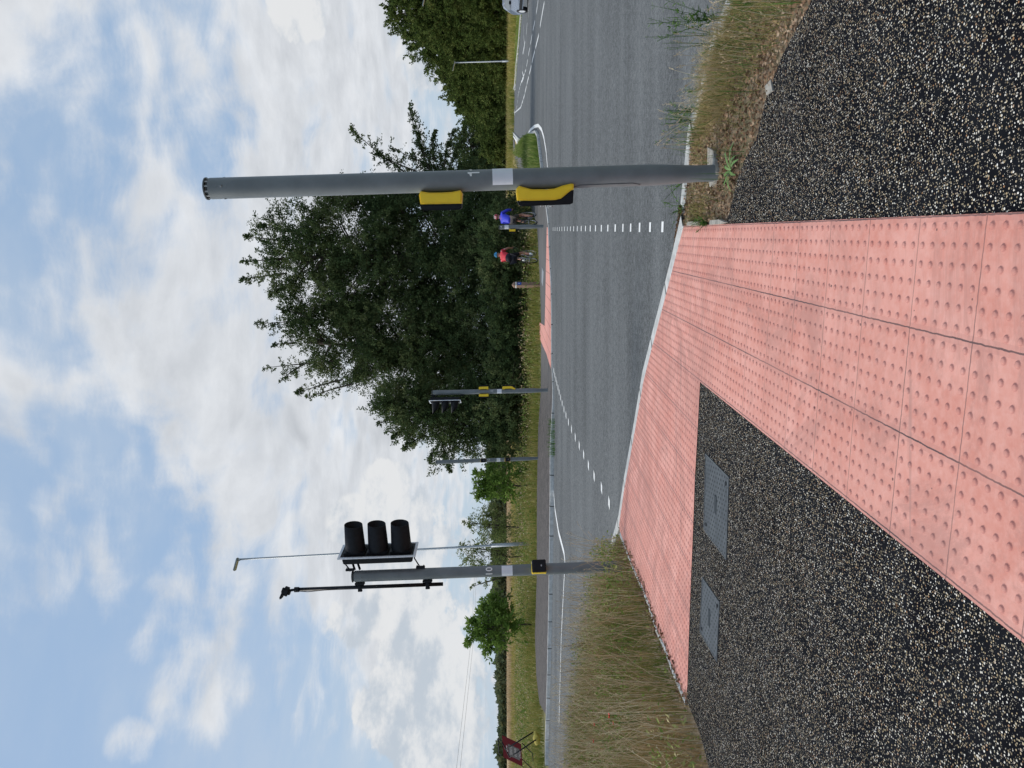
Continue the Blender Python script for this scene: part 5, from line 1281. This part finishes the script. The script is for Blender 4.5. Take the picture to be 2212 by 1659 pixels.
def clutter(nm, poly, n, z0, z1, l0, l1, mt, lb):
    x, y = scatter(poly, n); pt = np.sin(x * .8 + 1) * np.sin(y * 1.1 + x * .3) + .6 * np.sin(x * 2.3) * np.sin(y * 2.0); k = rng.uniform(-1, 1.2, n) < pt; x, y = x[k], y[k]; n = len(x)
    C = np.stack([x, y, zgv(y) + rng.uniform(z0, z1, n)], 1); D = rng.normal(0, 1, (n, 3)); D[:, 2] = np.abs(D[:, 2])
    tag(np_obj(nm, leaf_arrays(C, D, rng.uniform(l0, l1, n), .2), [(np.arange(n)[:, None] * 4 + np.array([[0, 1, 2, 3]]))], mt, None, np.repeat(rng.uniform(0, 1, n), 4)), lb, 'weeds', kind='stuff')
clutter('verge_weeds', vpoly, 60000, -.05, .62, .06, .16, M_GREENG, 'leafy weeds mixed through the far verge grass')
clutter('near_weeds', lvp, 42000, -.02, .34, .02, .07, M_GREENG, 'low green leaves under the tall dry grass at left')
x, y = scatter(vpoly, 9000); n = len(x)
C = np.stack([x, y, zgv(y) + rng.uniform(.25, .75, n)], 1); D = rng.normal(0, .5, (n, 3)); D[:, 2] += 1
tag(np_obj('seed_heads', leaf_arrays(C, D, rng.uniform(.03, .10, n)), [(np.arange(n)[:, None] * 4 + np.array([[0, 1, 2, 3]]))], M_STEM, None, np.repeat(rng.uniform(0, 1, n), 4)), 'straw seed heads over the far verge grass', 'grass', kind='stuff')
# island and right verge
isp = [(p_.x, p_.y) for p_ in islw]
grass_area('island_grass', isp, 9000, .18, .42, .03, M_GREENG, 'green grass with a few straw stalks on the traffic island', .04, .3)
rv = [(p_.x, p_.y) for p_ in XY([(1113, 184), (1117, 134), (1122, 89), (1126, 39), (1130, -20), (1140, -300)])]
rvp = rv + [(a + 5.5, c + 3) for a, c in rv[::-1]]
x, y = scatter(rvp, 16000); tag(blades('mown_grass', x, y, rng.uniform(.06, .16, len(x)), np.full(len(x), .04), M_GREENG, -.06, .5), 'mown green grass strip beside the road at right', 'grass', kind='stuff')
x, y = scatter([(a + 5.5, c + 3) for a, c in rv] + [(rv[-1][0] + 45, rv[-1][1] + 25), (rv[0][0] + 30, rv[0][1] + 50), (rv[0][0] - 2, rv[0][1] + 60), (rv[0][0] - 2, rv[0][1] + 6)], 26000)
tag(blades('tall_far_grass', x, y, rng.uniform(.5, 1.15, len(x)), np.full(len(x), .06), M_FARG, -.06, .35), 'tall straw grass at the foot of the right-hand wood', 'grass', kind='stuff')
gp = [(p_.x, p_.y) for p_ in XY([(1094, 282), (1112, 322), (1128, 372), (1150, 440), (1157, 484)])]
x, y = scatter(gp + [(gp[-1][0] - .5, gp[-1][1] + 12), (gp[2][0] - 3, 75), (gp[0][0] - 4, gp[0][1] + 6)], 9000)
tag(blades('path_side_grass', x, y, rng.uniform(.25, .6, len(x)), np.full(len(x), .035), M_FARG, -.06, .3), 'rough grass beside the far path', 'grass', kind='stuff')
# weeds in front of the far kerb
x, y = scatter([(p_.x, p_.y) for p_ in XY([(1192, 905), (1197, 905), (1198, 985), (1193, 985)])], 260)
tag(blades('kerb_weeds', x, y, rng.uniform(.05, .28, len(x)), np.full(len(x), .012), M_WEED, -.03, .6), 'green weeds growing out of the far kerb gutter', 'weeds', kind='stuff')
def kerb_litter(nm, pts, n, lb):
    x, y = scatter([(p_.x, p_.y) for p_ in XY(pts, -.03)], n); C = np.stack([x, y, zgv(y) - .022 + rng.uniform(0, .01, n)], 1); D = rng.normal(0, 1, (n, 3)); D[:, 2] *= .3
    tag(np_obj(nm, leaf_arrays(C, D, rng.uniform(.01, .03, n)), [(np.arange(n)[:, None] * 4 + np.array([[0, 1, 2, 3]]))], M_LITTER, None, np.repeat(rng.uniform(0, .8, n), 4)), lb, 'leaf litter', kind='stuff')
kerb_litter('gutter_litter', [(1472, 440), (1455, 560), (1440, 610), (1447, 590), (1470, 505), (1476, 460)], 900, 'brown leaf crumbs in the gutter by the pink corner')

pv_ = [(-2.6, 2.3), (-.5, 2.3), (-.2, 3.6), (-3.0, 5.6), (-5.5, 5.6)]
xa, ya = scatter(pv_, 130); xb, yb = scatter([(1.05, 2.3), (2.6, 2.3), (2.9, 4.2), (1.6, 4.9), (1.25, 4.6)], 120); x, y = np.concatenate([xa, xb]), np.concatenate([ya, yb]); n = len(x)
C = np.stack([x, y, zgv(y) + .003], 1); D = rng.normal(0, 1, (n, 3)); D[:, 2] *= .06
tag(np_obj('path_litter', leaf_arrays(C, D, rng.uniform(.006, .03, n), .16), [(np.arange(n)[:, None] * 4 + np.array([[0, 1, 2, 3]]))], M_LITTER, None, np.repeat(rng.uniform(0, 1, n), 4)), 'bits of straw and dead leaf lying on the black chipped path', 'leaf litter', kind='stuff')
# individual weeds (pictured beside the nearest pole and along the kerb)
def weed(x, y, h, n, label, spread=.5, leaf=.05, m=M_WEED, name='weed', dz=-.01, narrow=.16):
    b_ = G(x, y, dz); root = empty(name, b_, label, 'plant', 'weeds along the near kerb')
    V = []; Fq = []; bm = bmesh.new(); A = []; st = 0
    for i in range(n):
        a = rng.uniform(0, 2 * np.pi); s = rng.uniform(.1, 1) * spread; tip = np.array([math.cos(a) * s * h, math.sin(a) * s * h, h * rng.uniform(.6, 1)]); bp_ = branch_pts((0, 0, 0), tip, h * .1, 6)
        add_tube(bm, [Vector(p_) for p_ in bp_], .0013, 4, False)
        for j in range(16):
            tt = rng.uniform(.1, 1); p_ = bp_[0] * (1 - tt) + bp_[-1] * tt + np.array([0, 0, h * .1]) * 2 * tt * (1 - tt); d_ = rng.normal(0, 1, 3); d_[2] = abs(d_[2]) * .6; d_ /= np.linalg.norm(d_); s_ = np.cross(d_, [0, 0, 1.]); L_ = leaf * rng.uniform(.5, 1.2) * (1.2 - tt * .6)
            V += [p_, p_ + d_ * L_ * .5 + s_ * L_ * narrow, p_ + d_ * L_, p_ + d_ * L_ * .5 - s_ * L_ * narrow]; Fq.append([st, st + 1, st + 2, st + 3]); st += 4; A += [rng.uniform(0, 1)] * 4
    obj('stem', bm, m, root); np_obj('leaves', np.array(V), [np.array(Fq)], m, root, np.array(A)); return root
weed(1497, 262, .32, 12, 'feathery green weed leaning over the kerb between the pole and the long grass', .75)
weed(1505, 240, .25, 8, 'smaller green weed close right of the feathery kerb weed', .7)
weed(1560, 40, .55, 14, 'tall leafy weed at the kerb near the right frame edge', .45, .07)
weed(1556, 75, .62, 5, 'very tall thin green stalks over the kerb at right', .2, .03)
weed(1550, 95, .50, 4, 'pair of upright green stalks left of the tallest stalks', .15, .03)
weed(1530, 190, .22, 5, 'small green weed at the front edge of the long grass clump', .5)
weed(1482, 390, .20, 6, 'green weed on the kerb just left of the nearest pole', .9)
weed(1478, 452, .18, 5, 'small green weed on the kerb between the pole and the pink corner', 1.2)
weed(1530, 482, .12, 6, 'tuft of green weed spilling over the pink paving edge', .9)
b_ = G(1583, 368, 0.0); root = empty('plantain', b_, 'small rosette weed with long green leaves at the edge of the black path', 'plant')
bm = bmesh.new()
for i in range(11):
    a = i * 2.4; L_ = .10 + .05 * (i % 3); pr_ = None
    for t_, w_, z_ in ((0, .003, .01), (.35, .010, .035), (.7, .011, .04), (1, .0015, .022)):
        c = Vector((math.cos(a) * L_ * t_, math.sin(a) * L_ * t_, z_)); s_ = Vector((-math.sin(a), math.cos(a), 0)) * w_
        r_ = (bm.verts.new(c - s_), bm.verts.new(c + s_))
        if pr_: bm.faces.new((pr_[0], pr_[1], r_[1], r_[0]))
        pr_ = r_
obj('leaves', bm, plain('plantain_green', (.12, .22, .055), .5, var=.25, scale=30), root)
M_TWIG = m_blade('dark_stalks', [(0, (.05, .03, .025)), (1, (.16, .10, .08))], .1)
for (y_, h_, n_, lb_) in ((1290, .62, 9, 'dark dry branching stalk in the grass just left of the pole numbered 10'), (1385, .70, 12, 'wide tangle of dark dry stalks in the middle of the left grass'), (1440, .72, 9, 'tallest dark dry stalk left of the tangle'), (1500, .66, 10, 'dark dry stalk nearest the poppies')):
    r_ = weed(1300, y_, h_, n_, lb_, .55, .05, M_TWIG, 'dry_stalk', narrow=.05)
    r_['group'] = 'dark dry stalks in the left verge'
# poppies
for i, (x_, y_, h_) in enumerate([(1318, 1546, .42), (1285, 1565, .30), (1283, 1601, .35), (1326, 1562, .38)]):
    b_ = P(x_, y_, 6.6 if i else 6.3); g_ = Vector((b_.x, b_.y, zg(b_.y) - .02)); lab = ['largest red poppy in the dry grass at left', 'small red poppy nearest the far edge of the left grass', 'small red poppy left of the others in the dry grass', 'half-open red poppy beside the largest one'][i]
    root = empty('poppy', g_, lab, 'flower', 'poppies in the left verge'); z_ = b_.z - g_.z
    tube('stem', [(0, 0, 0), (.02, 0, z_ * .6), (0, 0, z_)], .0018, M_WEED, root, 5)
    bm = bmesh.new(); r_ = .022 if i == 0 else .014
    for k in range(5):
        a = k * 1.257; c = Vector((0, 0, z_)); u = Vector((math.cos(a), math.sin(a), .5)) * r_; w_ = Vector((-math.sin(a), math.cos(a), 0)) * r_ * .7
        bm.faces.new([bm.verts.new(v_) for v_ in (c, c + u * .6 + w_, c + u * 1.3, c + u * .6 - w_)])
    obj('petals', bm, plain('poppy_red', (.62, .035, .02), .6), root)
print('objects', len(bpy.data.objects), 'verts', sum(len(m_.vertices) for m_ in bpy.data.meshes))
